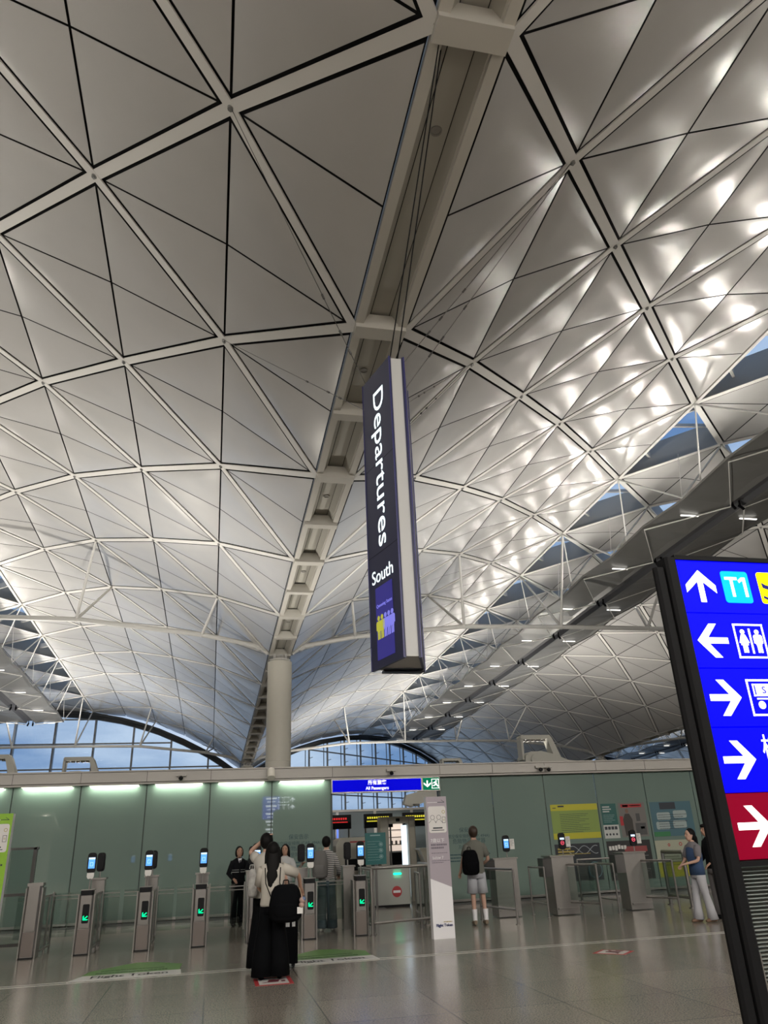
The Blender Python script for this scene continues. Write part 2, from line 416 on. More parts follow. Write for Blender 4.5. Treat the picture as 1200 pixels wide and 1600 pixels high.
# ------------------------------------------------------------------ window walls at the far end
def facade(name, A, B, k, nm, cat_n):
    A = Vector(A); B = Vector(B); L = (B-A).length; d = (B-A)/L; nrm = Vector((d.y,-d.x,0)) 
    def ztop(p):
        s = (p.x-spv(k)-E); s2 = (spv(k+1)-E-p.x); s = max(0, min(s, s2)); i = 0
        while i < 5 and SC[i+1] < s: i += 1
        return ZC[i]+(ZC[i+1]-ZC[i])*min(1,(s-SC[i])/(SC[i+1]-SC[i]))+g(p.y)-.28-(.3 if k == -1 else 0)
    n = round(L/3.8); pts = [A+d*(L*i/n) for i in range(n+1)]
    fr, pane, arch = MB(), MB(), MB()
    N2 = n*3; ar = [A+d*(L*i/N2) for i in range(N2+1)]
    for p, q in zip(ar, ar[1:]):
        zp, zq = ztop(p), ztop(q)
        pane.add([(p.x,p.y,0),(q.x,q.y,0),(q.x,q.y,zq),(p.x,p.y,zp)], [(0,1,2,3)])
        arch.bar((p.x,p.y,zp-.15), (q.x,q.y,zq-.15), .5, .55)
        arch.bar((p.x+nrm.x*.9,p.y+nrm.y*.9,zp+.02), (q.x+nrm.x*.9,q.y+nrm.y*.9,zq+.02), .12, .22)
    for i, p in enumerate(pts):
        for off, w_ in ((.0,.18),(-.55,.09)):
            q = p-nrm*off*-1 if off else p
            fr.box(q.x-w_/2, q.x+w_/2, q.y-w_, q.y+w_, 0, ztop(p))
        for z in [x*1.6 for x in range(1, 12)]:
            if z < ztop(p)-1: fr.bar((p.x,p.y,z), (p.x+nrm.x*.55,p.y+nrm.y*.55,z+.1), .05, .06)
    z = 2.4
    while z < 17:
        seg = [p for p in ar if ztop(p) > z+.3]
        if len(seg) > 1: fr.bar((seg[0].x,seg[0].y,z), (seg[-1].x,seg[-1].y,z), .14, .14)
        z += 2.45
    fo = struct(name, fr, MULL)
    pane.build('pane', CLEAR, fo); arch.build('arch_beam', DKMET, fo)
facade('window_1', (spv(-1),FAC_L,0), (V0,FAC_L,0), -1, 0, 0)
facade('window_2', OB_A, OB_B, 0, 0, 0)
facade('window_200', (spv(1),124.5,0), (spv(2),124.5,0), 1, 0, 0)
# ------------------------------------------------------------------ floor and enclosing walls
def floor_mat():
    m = bpy.data.materials.new('granite_floor'); m.use_nodes = True; N = m.node_tree.nodes; L = m.node_tree.links; b = N['Principled BSDF']
    t = N.new('ShaderNodeTexCoord')
    n1 = N.new('ShaderNodeTexNoise'); n1.inputs['Scale'].default_value = 60; n1.inputs['Detail'].default_value = 3
    n2 = N.new('ShaderNodeTexNoise'); n2.inputs['Scale'].default_value = .5; n2.inputs['Detail'].default_value = 2
    c = N.new('ShaderNodeValToRGB'); c.color_ramp.elements[0].position = .3; c.color_ramp.elements[0].color = (.14,.122,.10,1); c.color_ramp.elements[1].position = .72; c.color_ramp.elements[1].color = (.36,.325,.28,1)
    br = N.new('ShaderNodeTexBrick'); br.offset = 0; br.inputs['Scale'].default_value = 1; br.inputs['Brick Width'].default_value = 1.2; br.inputs['Row Height'].default_value = 1.2; br.inputs['Mortar Size'].default_value = .008; br.inputs['Mortar Smooth'].default_value = 0
    br.inputs['Color1'].default_value = (.92,.92,.92,1); br.inputs['Color2'].default_value = (1.06,1.06,1.05,1); br.inputs['Mortar'].default_value = (.35,.35,.35,1)
    mx = N.new('ShaderNodeMix'); mx.data_type = 'RGBA'; mx.blend_type = 'MULTIPLY'; mx.inputs['Factor'].default_value = 1
    L.new(t.outputs['Object'], n1.inputs['Vector']); L.new(t.outputs['Object'], n2.inputs['Vector']); L.new(t.outputs['Object'], br.inputs['Vector'])
    L.new(n1.outputs['Fac'], c.inputs['Fac']); L.new(c.outputs[0], mx.inputs['A']); L.new(br.outputs[0], mx.inputs['B']); L.new(mx.outputs['Result'], b.inputs['Base Color'])
    r = N.new('ShaderNodeMapRange'); r.inputs['To Min'].default_value = .13; r.inputs['To Max'].default_value = .24; L.new(n2.outputs['Fac'], r.inputs['Value']); L.new(r.outputs[0], b.inputs['Roughness'])
    b.inputs['Specular IOR Level'].default_value = .5
    return m
FLOOR = floor_mat()
m = MB(); m.box(-37, 82, -30, 126, -.2, 0); struct('floor', m, FLOOR)
WALLM = mat('far_wall_paint', (.35,.34,.33), .7)
m = MB(); m.box(-37, 82, -28.3, -28, 0, 20); struct('wall_back', m, WALLM)
m = MB(); m.box(-37, -36.7, -28, 84, 0, 12); struct('wall_left', m, WALLM)
m = MB(); m.box(81.7, 82, -28, 125, 0, 10); struct('wall_right', m, WALLM)
# ------------------------------------------------------------------ materials for the lower hall
STEEL = mat('brushed_steel', (.36,.34,.32), .30, .9, noise=(6,.08,3))
STEEL_D = mat('dark_steel', (.13,.125,.12), .35, .8)
BRONZE = mat('bronze_panel', (.17,.145,.13), .4, .5)
HEADER = mat('header_grey', (.40,.38,.35), .45, .1)
WHITE = mat('white_board', (.72,.71,.73), .5)
CREAM = mat('cream_plastic', (.42,.40,.34), .45)
LET = mat('letter_white_glow', (1,1,1), .5, emit=(.80,.97,1), estr=1.0)
PURE = mat('sign_white_glow', (1,1,1), .5, emit=(1,1,1), estr=1.0)
BLUE_E = mat('sign_blue_glow', (0,0,.5), .5, emit=(.0,.0,.86), estr=1.0)
BLUE_D = mat('sign_blue_line', (0,0,.12), .5, emit=(0,0,.2), estr=1.0)
RED_E = mat('sign_red_glow', (.05,0,.005), .5, emit=(.24,.0,.015), estr=1.0)
CYAN_E = mat('sign_cyan_glow', (0,.3,.8), .5, emit=(.0,.40,1.0), estr=1.0)
YEL_E = mat('sign_yellow_glow', (.8,.7,0), .5, emit=(1,.95,.0), estr=1.0)
NAVY = mat('sign_navy', (.032,.035,.078), .35, spec=.3)
PURP = mat('sign_edge_purple', (.03,.028,.13), .35)
SCR_N = mat('screen_navy_glow', (.02,.02,.1), .3, emit=(.03,.025,.16), estr=1.0)
SCR_Y = mat('screen_yellow_glow', (.3,.3,.03), .4, emit=(.33,.33,.04), estr=1.0)
SCR_L = mat('screen_lilac_glow', (.2,.2,.6), .4, emit=(.14,.14,.52), estr=1.0)
SCREEN = mat('scanner_screen_glow', (.1,.3,.8), .3, emit=(.10,.36,.95), estr=1.0)
SCREEN_W = mat('scanner_screen_white', (.6,.7,.9), .3, emit=(.55,.75,1), estr=1.0)
GREEN_E = mat('green_arrow_glow', (0,.5,.2), .4, emit=(.0,.85,.30), estr=1.3)
RED_L = mat('red_ring_glow', (.6,.05,.1), .4, emit=(.9,.10,.16), estr=1.2)
EXIT_G = mat('exit_green_glow', (0,.15,.07), .5, emit=(.0,.10,.045), estr=1.0)
INK = mat('ink_dark', (.03,.035,.045), .6)
GREENB = mat('banner_green', (.22,.42,.02), .5)
GREY_B = mat('banner_mauve_grey', (.34,.30,.335), .5)
RED_P = mat('sticker_red', (.35,.02,.025), .5)
GREEN_P = mat('sticker_green', (.09,.22,.03), .35)
WHITE_P = mat('sticker_white', (.62,.61,.58), .35)
GOLD = mat('gold_ink', (.35,.27,.05), .5)
TEAL = mat('poster_teal', (.01,.13,.13), .4)

def frosted():
    m = bpy.data.materials.new('frosted_green_glass'); m.use_nodes = True; N = m.node_tree.nodes; L = m.node_tree.links; b = N['Principled BSDF']
    b.inputs['Base Color'].default_value = (.125,.205,.165,1); b.inputs['Roughness'].default_value = .6; b.inputs['Coat Weight'].default_value = 1; b.inputs['Coat Roughness'].default_value = .02; b.inputs['Coat IOR'].default_value = 1.75
    b.inputs['Transmission Weight'].default_value = 0
    t = N.new('ShaderNodeTexCoord'); n = N.new('ShaderNodeTexNoise'); n.inputs['Scale'].default_value = .9; n.inputs['Detail'].default_value = 4
    c = N.new('ShaderNodeValToRGB'); c.color_ramp.elements[0].color = (.112,.165,.140,1); c.color_ramp.elements[1].color = (.135,.196,.166,1)
    L.new(t.outputs['Object'], n.inputs['Vector']); L.new(n.outputs['Fac'], c.inputs['Fac']); L.new(c.outputs[0], b.inputs['Base Color'])
    return m
FROST = frosted()

def MX(o, x, y):
    x = Vector(x).normalized(); y = Vector(y).normalized(); z = x.cross(y).normalized(); y = z.cross(x)
    m = Matrix((x, y, z)).transposed().to_4x4(); m.translation = Vector(o); return m
def FX(x, y, z): return MX((x,y,z), (1,0,0), (0,0,1))       # plane facing the camera side (-Y)
def text(body, size, M, m, parent, name='lettering', w=None, h=None, align='LEFT', th=.002, bold=0, sx=1):
    cu = bpy.data.curves.new('t', 'FONT'); cu.body = body; cu.size = size; cu.align_x = align; cu.extrude = th; cu.offset = bold; cu.resolution_u = 4
    ob = bpy.data.objects.new('t', cu); COL.objects.link(ob)
    dg = bpy.context.evaluated_depsgraph_get(); me = bpy.data.meshes.new_from_object(ob.evaluated_get(dg))
    bpy.data.objects.remove(ob); bpy.data.curves.remove(cu)
    xs = [v.co.x for v in me.vertices]; ys = [v.co.y for v in me.vertices]
    fx = fy = 1
    if xs and w: fx = w/(max(xs)-min(xs)); fy = fx
    if ys and h: fy = h/(max(ys)-min(ys)); fx = fx if w else fy
    x0 = min(xs) if align == 'LEFT' and xs else 0; y0 = min(ys) if ys else 0
    inv = wm(parent).inverted() if parent else Matrix()
    me.transform(inv @ M @ Matrix.Diagonal((fx,fy,1,1)) @ Matrix.Translation((-x0,-y0 if h else 0,0)))
    me.name = name; me.materials.clear(); me.materials.append(m)
    o = bpy.data.objects.new(name, me); COL.objects.link(o); o.parent = parent
    return o
ARROW = [(0,.41),(.64,.41),(.29,0),(.53,0),(1,.5),(.53,1),(.29,1),(.64,.59),(0,.59)]
def arrow(mb, M, w, h, deg, th=.003):
    a = math.radians(deg); pts = [((x-.5), (y-.5)) for x,y in ARROW]
    pts = [((x*math.cos(a)-y*math.sin(a))*w, (x*math.sin(a)+y*math.cos(a))*h) for x,y in pts]
    return mb.prism(pts, 0, th, M)
def rrect(w, h, r, cx=0, cy=0, n=4):
    p = []
    for qx, qy, a0 in ((w/2-r,h/2-r,0),(-w/2+r,h/2-r,90),(-w/2+r,-h/2+r,180),(w/2-r,-h/2+r,270)):
        for i in range(n+1):
            a = math.radians(a0+90*i/n); p.append((cx+qx+r*math.cos(a), cy+qy+r*math.sin(a)))
    return p
def ring(mb, M, ro, ri, th=.003, n=20):
    for i in range(n):
        a, b = 2*PI*i/n, 2*PI*(i+1)/n
        mb.prism([(ro*math.cos(a),ro*math.sin(a)),(ro*math.cos(b),ro*math.sin(b)),(ri*math.cos(b),ri*math.sin(b)),(ri*math.cos(a),ri*math.sin(a))], 0, th, M)
    return mb
def circle(r, cx=0, cy=0, n=20, sy=1): return [(cx+r*math.cos(2*PI*i/n), cy+sy*r*math.sin(2*PI*i/n)) for i in range(n)]
def frame_line(mb, M, w, h, t, cx=0, cy=0, th=.003):
    for a in ((cx-w/2,cx+w/2,cy+h/2-t,cy+h/2),(cx-w/2,cx+w/2,cy-h/2,cy-h/2+t),(cx-w/2,cx-w/2+t,cy-h/2,cy+h/2),(cx+w/2-t,cx+w/2,cy-h/2,cy+h/2)):
        mb.prism([(a[0],a[2]),(a[1],a[2]),(a[1],a[3]),(a[0],a[3])], 0, th, M)
def rect(mb, M, x0, x1, y0, y1, th=.003): return mb.prism([(x0,y0),(x1,y0),(x1,y1),(x0,y1)], 0, th, M)
def man_icon(mb, M, cx, cy, h, skirt=False):
    mb.prism(circle(h*.105, cx, cy+h*.39, 14), 0, .003, M)
    if skirt: mb.prism([(cx-h*.10,cy+h*.27),(cx+h*.10,cy+h*.27),(cx+h*.24,cy-h*.08),(cx+h*.18,cy-h*.10),(cx+h*.11,cy+.06*h),(cx+h*.18,cy-h*.18),(cx-h*.18,cy-h*.18),(cx-h*.11,cy+.06*h),(cx-h*.18,cy-h*.10),(cx-h*.24,cy-h*.08)], 0, .003, M)
    else: mb.prism([(cx-h*.15,cy+h*.27),(cx+h*.15,cy+h*.27),(cx+h*.21,cy+h*.20),(cx+h*.21,cy-h*.10),(cx+h*.14,cy-h*.10),(cx+h*.13,cy-h*.18),(cx-h*.13,cy-h*.18),(cx-h*.14,cy-h*.10),(cx-h*.21,cy-h*.10),(cx-h*.21,cy+h*.20)], 0, .003, M)
    for s in (-1,1): rect(mb, M, cx+s*h*.065-h*.045, cx+s*h*.065+h*.045, cy-h*.5, cy-h*.15)
def greek(mb, M, x, y, w, n, dy, hgt, seed=0):    # illegible small print as thin broken lines
    R = random.Random(seed)
    for i in range(n):
        a = x; end = x+w*(R.uniform(.55,1) if i % 3 else 1)
        while a < end:
            b = min(end, a+R.uniform(.03,.12)*max(w,.2)); rect(mb, M, a, b, y-i*dy, y-i*dy+hgt, .0015); a = b+.006
    return mb

# ------------------------------------------------------------------ glass partition, its header and lamps
WY = 20.5
m = MB(); m.box(-8, 3.0, WY+.06, WY+.16, 0, .12); m.box(5.92, 18, WY+.06, WY+.16, 0, .12)
wf = struct('wall_front', m, mat('plinth_grey', (.13,.13,.125), .4))
m = MB(); m.box(-8,3.0,WY-.05,WY+.04,.13,.18); m.box(5.92,18,WY-.05,WY+.04,.13,.18); m.box(-8,3.0,WY-.02,WY+.05,.0,.05); m.box(5.92,18,WY-.02,WY+.05,.0,.05)
struct('baseboard_front', m, STEEL)
edges = [-7.85,-6.3,-4.75,-3.2,-1.65,-.1,1.45,3.0]; edges_r = [5.92,7.42,8.95,10.5,12.03,13.56,15.1,16.6,18]
for E_ in (edges, edges_r):
    for a, b in zip(E_, E_[1:]):
        m = MB(); m.box(a+.012, b-.012, WY, WY+.03, .17, 3.16); m.build('glass_panel', FROST, wf)
m = MB()
for x in edges[:-1]: m.box(x-.02, x+.02, WY+.032, WY+.12, .1, 3.16)
for x in edges_r[1:-1]: m.box(x-.010, x+.010, WY+.032, WY+.07, .1, 3.16)
m.box(2.97, 3.02, WY-.02, WY+.14, 0, 3.16); m.box(5.90, 5.95, WY-.02, WY+.14, 0, 3.16)
m.build('seam_post', mat('seam_dark', (.04,.055,.05), .5), wf)
m = MB(); m.box(-8, 18, WY-.22, WY+.25, 3.20, 3.44); m.box(-8, 18, WY-.16, WY+.25, 3.15, 3.20); m.box(-8, 18, WY-.26, WY+.27, 3.44, 3.47)
hd = struct('trim_5', m, HEADER)
m = MB()
for x in edges+edges_r: m.box(x-.004, x+.004, WY-.224, WY-.22, 3.2, 3.44)
m.build('joint', GAP, hd)
LAMP = mat('header_lamp', (1,1,.9), .5, emit=(.93,1,.76), estr=2.2)
for i, (a, b) in enumerate(zip(edges, edges[1:])):
    t = thing('header_strip_lamp', 'pale strip lamp under the header over glass panel %s from the doorway' % ('seven six five four three two one'.split()[i]), 'lamp', ((a+b)/2, WY-.1, 3.13), group='strip lamps above the left glass panels')
    m = MB(); m.box(a+.2, b-.2, WY-.13, WY-.07, 3.128, 3.15); m.build('diffuser', LAMP, t)
    m = MB(); m.box(a+.17, b-.17, WY-.15, WY-.05, 3.14, 3.158); m.build('housing', STEEL_D, t)
    ld = bpy.data.lights.new('strip_light', 'AREA'); ld.shape = 'RECTANGLE'; ld.size = b-a-.4; ld.size_y = .04; ld.energy = 9; ld.color = (.93,1,.80)
    lo = bpy.data.objects.new('strip_light', ld); COL.objects.link(lo); lo.parent = t; lo.location = (0,.0,-.01); lo.rotation_euler = (.5,0,0)
def cam_dome(x, label, kind=0):
    t = thing('security_camera', label, 'camera', (x, WY-.22, 3.3))
    m = MB()
    if kind == 0:
        m.tube((x,WY-.22,3.30),(x,WY-.34,3.28),.05,12); m.box(x-.12,x+.12,WY-.30,WY-.22,3.30,3.36); m.build('housing', HEADER, t)
        m = MB(); m.ball((x,WY-.34,3.25), .055); m.build('dome', BLACK, t, smooth=True)
    else:
        m.tube((x,WY-.30,3.40),(x,WY-.42,3.20),.10,16); m.build('housing', COLM, t, smooth=True); m = MB(); m.tube((x,WY-.28,3.44),(x,WY-.2,3.44),.03,8); m.build('bracket', STEEL, t)
cam_dome(-.83, 'small black dome camera on the header, left of the column')
cam_dome(1.40, 'white drum-shaped device on the header directly below the round column', 1)
cam_dome(4.56, 'small dome camera on the header above the blue doorway sign')
cam_dome(8.78, 'left one of the camera pair on the header right of the doorway')
cam_dome(9.02, 'right one of the camera pair on the header right of the doorway')
# notice lettering on the glass
def glass_notice(x, label):
    t = thing('glass_notice', label, 'notice', (x, WY-.002, 1.5), group='security notices on the glass')
    G_ = mat('notice_ink', (.02,.06,.07), .5)
    for s, z, w_ in (('保安告示', 1.76, .5), ('航空保安規例 (CAP. 494A)', 1.62, 1.15), ('危險物品或武器', 1.49, .9), ('及受限制物品', 1.36, .6)):
        text(s, .1, FX(x, WY-.003, z), G_, t, w=w_, align='CENTER')
    m = MB(); greek(m, FX(x, WY-.003, 0), -.55, 1.2, 1.1, 3, .075, .03, 5); m.build('small_print', G_, t)
glass_notice(2.15, 'dark green Chinese notice printed on the glass left of the doorway')
glass_notice(6.66, 'dark green Chinese notice printed on the glass behind the man in shorts')

# doorway signs
t = thing('doorway_sign', 'long lit blue sign reading All Passengers above the doorway', 'sign', (4.2, WY-.1, 2.8))
m = MB(); m.box(2.98,5.43,WY-.14,WY+.04,2.80,3.15); m.build('case', STEEL, t)
m = MB(); m.box(3.01,5.40,WY-.145,WY-.14,2.83,3.12); m.build('face', mat('door_sign_blue', (0,0,.4), .5, emit=(0,.0,.50), estr=1.0), t)
text('所有旅客', .13, FX(4.2,WY-.147,3.0), PURE, t, w=.50, align='CENTER', bold=.002); text('All Passengers', .1, FX(4.2,WY-.147,2.87), PURE, t, w=.62, align='CENTER', bold=.002)
t = thing('exit_sign', 'small green exit sign with a down arrow and running figure', 'sign', (5.68, WY-.1, 2.8))
m = MB(); m.box(5.435,5.92,WY-.14,WY+.04,2.80,3.15); m.build('case', STEEL, t)
m = MB(); m.box(5.45,5.905,WY-.145,WY-.14,2.82,3.13); m.build('face', EXIT_G, t)
m = MB(); M_ = FX(5.57,WY-.146,2.975); arrow(m, M_, .2, .17, -90); m.build('arrow', PURE, t)
m = MB(); M_ = FX(5.79,WY-.146,2.975); frame_line(m, M_, .2, .24, .014); m.prism(circle(.02,.03,.07), 0, .003, M_)
m.prism([(-.02,.05),(.03,.045),(.05,-.01),(.085,-.07),(.06,-.08),(.02,-.03),(-.02,-.06),(-.07,-.06),(-.07,-.04),(-.03,-.03),(.0,.0),(-.03,.02),(-.06,.0),(-.075,.01)], 0, .003, M_); m.build('running_figure', PURE, t)

# ------------------------------------------------------------------ hanging Departures sign
A2, B2 = Vector((2.26,9.0,0)), Vector((2.02,9.88,0)); D2 = (B2-A2).normalized()
A3, B3 = Vector((2.49,9.0,0)), Vector((2.77,9.88,0))
t = thing('hanging_sign', 'tall wedge-shaped navy sign reading Departures South, hung from the roof', 'sign', (2.38, 9.5, 3.69))
ZB, ZT = 3.69, 8.30
m = MB(); m.prism([(2.285,9.02),(2.465,9.02),(2.74,9.86),(2.05,9.86)], ZB+.02, ZT-.02); m.build('core', mat('sign_end_grey', (.42,.42,.41), .45), t)
m = MB()
n1 = Vector((-D2.y, D2.x, 0)); 
for p, q, s in ((A2,B2,1),(A3,B3,-1)):
    d_ = (q-p).normalized(); n_ = Vector((d_.y,-d_.x,0))*s
    m.prism([(p.x,p.y),(q.x,q.y),(q.x+n_.x*.035,q.y+n_.y*.035),(p.x+n_.x*.035,p.y+n_.y*.035)], ZB, ZT)
m.build('face_panel', NAVY, t)
m = MB()
for p in (A2,A3): m.box(p.x-.008,p.x+.008,p.y-.012,p.y-.004,ZB,ZT)
for p in (B2,B3): m.box(p.x-.008,p.x+.008,p.y-.01,p.y+.004,ZB,ZT)
m.build('edge_trim', PURP, t)
MF = MX(tuple(A2+Vector((0,0,0))), tuple(-D2), (0,0,1))          # x runs from far edge towards the near edge
MF.translation = A2+n1*0
nf = Vector((MF[0][2], MF[1][2], MF[2][2]))
if nf.x > 0: nf = -nf
def FP(s, z, off=.003): return MX(tuple(A2+D2*s+Vector((0,0,z))+nf*off), tuple(-D2), (0,0,1))
RT = Matrix.Rotation(-PI/2, 4, 'Z')
text('Departures', .5, FP(.655, 7.93) @ RT, LET, t, w=2.55, h=.42)
text('South', .2, FP(.80, 4.885), LET, t, w=.62)
m = MB()
for z in (6.70, 5.30): rect(m, FP(.90, z), 0, .9, 0, .006, .001)
m.build('panel_joint', GAP, t)
m = MB(); rect(m, FP(.715, 0), 0, .495, 3.80, 4.81, .002); s_ = m.build('screen', SCR_N, t)
text('Queueing Status', .1, FP(.69, 4.52, .006), SCR_L, s_, w=.45)
m, m2 = MB(), MB()
for i in range(5): man_icon((m if i < 2 else m2), FP(.64-.098*i, 4.24, .006), 0, 0, .33)
m.build('queue_figures', SCR_Y, s_); m2.build('queue_figures', SCR_L, s_)
m = MB(); m.box(2.15,2.7,9.7,9.84,ZB-.03,ZB); m.build('base_bracket', BLACK, t)
m = MB(); 
m.path([(2.30,9.1,ZT),(2.70,6.3,12.6)], .010, 5); m.path([(2.42,9.1,ZT),(2.76,6.5,12.6)], .010, 5)
m.build('hanging_cable', BLACK, t)
gy = [((2.27,9.1,ZT-.05), node(0,0,-1)+Vector((-1.2,0,0))), ((2.1,9.8,ZT-.1), node(-1,11,-1)), ((2.05,9.8,ZT-.5), node(-1,11,0)), ((2.5,9.1,ZT-.05), node(0,1,-1)), ((2.6,9.4,ZT-.3), node(0,1,-1)), ((2.72,9.8,ZT-.3), node(0,1,0)), ((2.74,9.8,ZT-.7), node(0,1,0))]
gm, tm = MB(), MB()
for a, b in gy[1:]:
    a = Vector(a); b = Vector(b); gm.path([a, b], .006, 5)
    for f in (.12, .18, .30): 
        c_ = a.lerp(b, f); d_ = (b-a).normalized(); tm.tube(c_-d_*.05, c_+d_*.05, .018, 6)
gm.build('guy_wire', STEEL_D, t); tm.build('turnbuckle', STEEL_D, t)

# ------------------------------------------------------------------ direction totem on the right
SY = 4.0
t = thing('direction_totem', 'large black-framed totem with lit blue and red direction rows, cut by the right edge', 'sign', (3.75, SY+.12, 0))
m = MB(); m.box(2.765,2.845,SY-.02,SY+.10,0,3.165,.015); m.box(2.69,2.764,SY+.0,SY+.05,0,3.10,.015); m.box(4.66,4.74,SY-.02,SY+.10,0,3.165,.015); m.box(4.741,4.815,SY+.0,SY+.05,0,3.10,.015)
m.box(2.845,4.66,SY+.0,SY+.1,3.16,3.19); m.box(2.845,4.66,SY+.0,SY+.1,1.355,1.385)
m.build('frame', mat('totem_black', (.006,.006,.0065), .6, spec=.1), t)
m = MB(); m.box(2.845,4.66,SY+.091,SY+.10,1.36,3.18); m.build('light_block_plate', mat('totem_black'), t)  # unseen plate added to keep the rows' back glow off the glass wall
rows = [3.165,2.803,2.451,2.099,1.734,1.384]
for i in range(5):
    m = MB(); m.box(2.845,4.66,SY+.012,SY+.09,rows[i+1]+.006,rows[i]-.001); rw = m.build('sign_row', BLUE_E if i < 4 else RED_E, t)
    rw['label'] = 'dark red bottom row' if i == 4 else 'bright blue row'
    zc = (rows[i]+rows[i+1])/2
    m = MB(); M_ = FX(3.0, SY+.011, zc+(.0 if i else .0)); arrow(m, M_, .215, .215 if i else .215, (90,180,0,0,0)[i]); m.build('arrow', PURE, rw)
    if i == 0:
        m = MB(); m.prism(rrect(.20,.215,.02), 0, .003, FX(3.262,SY+.011,zc)); bx = m.build('icon_box', CYAN_E, rw); m = MB(); M1 = FX(3.262,SY+.007,zc); rect(m, M1, -.078,.012,.048,.066); rect(m, M1, -.043,-.023,-.066,.05); rect(m, M1, .052,.072,-.066,.066); m.prism([(.06,.066),(.052,.046),(.024,.028),(.018,.046),(.045,.066)], 0,.003, M1); m.build('lettering', PURE, rw)
        m = MB(); m.prism(rrect(.215,.215,.02), 0, .003, FX(3.537,SY+.011,zc)); m.build('icon_box', YEL_E, rw)
        m = MB(); m.prism([(-.085,.035),(-.06,.02),(.02,-.0),(.06,.07),(.085,.075),(.06,-.01),(.09,-.02),(.09,-.035),(.05,-.04),(-.02,-.02),(-.08,.0)], 0, .003, FX(3.537,SY+.008,zc)); m.prism([(-.09,-.07),(-.06,-.085),(.09,-.085),(.09,-.07),(-.05,-.07),(-.09,-.055)], 0,.003, FX(3.537,SY+.008,zc)); m.build('plane_icon', mat('plane_ink', (0,0,.1), .5, emit=(.02,.02,.12), estr=1), rw)
    if i == 1:
        m = MB(); M_ = FX(3.27,SY+.011,zc); frame_line(m, M_, .215,.22,.011); man_icon(m, M_, -.048, 0, .15, True); man_icon(m, M_, .055, 0, .15); rect(m, M_, -.003,.009,-.08,.08); m.build('restroom_icon', PURE, rw)
    if i == 2:
        m = MB(); M_ = FX(3.27,SY+.011,zc); frame_line(m, M_, .215,.22,.011); frame_line(m, M_, .16,.075,.008, .01,.045); rect(m, M_, -.05,.08,.015,.075); rect(m, M_, -.055,.085,-.012,-.003); m.prism(circle(.024,-.03,-.045), 0,.003,M_); m.build('cash_machine_icon', PURE, rw)
        text('S', .06, FX(3.262,SY+.006,zc+.024), BLUE_E, rw, h=.042)
    if i == 3: text('機', .14, FX(3.17,SY+.011,zc+.0), PURE, rw, h=.14)
m = MB()
for i in range(60): m.bar((2.845,SY+.06,.22+i*.019), (4.66,SY+.06,.22+i*.019), .05, .0045, (0,.35,1))
m.build('louvre', mat('louvre_grey', (.11,.13,.125), .5), t)
m = MB(); m.box(2.845,2.862,SY+.01,SY+.09,.05,.95); m.box(2.845,4.66,SY+.01,SY+.09,.0,.2); m.build('louvre_frame', STEEL, t)

# ------------------------------------------------------------------ floor line and stickers
t = tag(MB().box(-12, 20, 12.36, 12.40, .0, .003).box(-12,20,12.52,12.545,0,.003).build('floor_line', mat('floor_line_metal', (.40,.39,.36), .3)), 'thin pale double line inlaid across the floor before the gates', 'floor line')
def token_sticker(x, y, label):
    t = thing('floor_sticker', label, 'floor sticker', (x,y,0))
    m = MB(); M_ = Matrix.Translation((x,y,.001))
    m.prism([(-.68,.0),(-.62,.42),(-.15,1.0),(.0,1.12),(.25,1.05),(.7,.62),(.68,.0)], 0,.002, M_); m.build('green_field', GREEN_P, t)
    m = MB(); m.prism([(-.80,-.46),(.72,-.46),(.70,.0),(-.66,.0)], .0,.003, M_); m.build('white_band', WHITE_P, t)
    text('Flight Token', .2, Matrix.Translation((x-.52,y-.36,.0035)), INK, t, w=1.05, h=.28, th=.0005, bold=.004)
    m = MB(); greek(m, Matrix.Translation((x,y,.003)), -.45, .35, .9, 1, .1, .06, 3); greek(m, Matrix.Translation((x,y,.003)), -.5, .12, 1.0, 1, .1, .1, 4); m.build('small_print', mat('print_green', (.03,.08,.01), .5), t)
token_sticker(-1.05, 12.95, 'green and white floor sticker reading Flight Token, left of the couple')
token_sticker(1.80, 12.92, 'green and white floor sticker reading Flight Token, right of the couple')
def red_sticker(x, y, rz, w, d, label):
    t = thing('red_floor_sticker', label, 'floor sticker', (x,y,0), rz)
    M_ = Matrix.Translation((x,y,.0)) @ Matrix.Rotation(rz,4,'Z')
    m = MB(); m.prism([(-w/2,-d/2),(w/2,-d/2),(w/2,d/2),(-w/2,d/2)], .0,.002, M_); m.build('red_border', RED_P, t)
    m = MB(); m.prism([(-w/2*.78,-d/2*.8),(w/2*.78,-d/2*.8),(w/2*.78,d/2*.8),(-w/2*.78,d/2*.8)], .0,.003, M_); m.build('white_field', WHITE_P, t)
    m = MB(); m.prism([(-.08,-.1),(.06,-.1),(.08,.02),(.03,.12),(-.05,.1)], 0,.004,M_); m.prism([(-.15,-.12),(-.11,-.12),(.16,.12),(.12,.12)],0,.0045,M_); m.prism([(.10,-.1),(.15,-.1),(.15,.02),(.10,.0)],0,.004,M_); m.build('symbol', mat('symbol_maroon', (.10,.01,.02), .5), t)
red_sticker(.86, 11.22, 0, .48, .62, 'red-bordered square floor sticker under the long-haired woman')
red_sticker(5.72, 11.35, .75, .40, .48, 'red-bordered floor sticker lying alone on the floor at right')

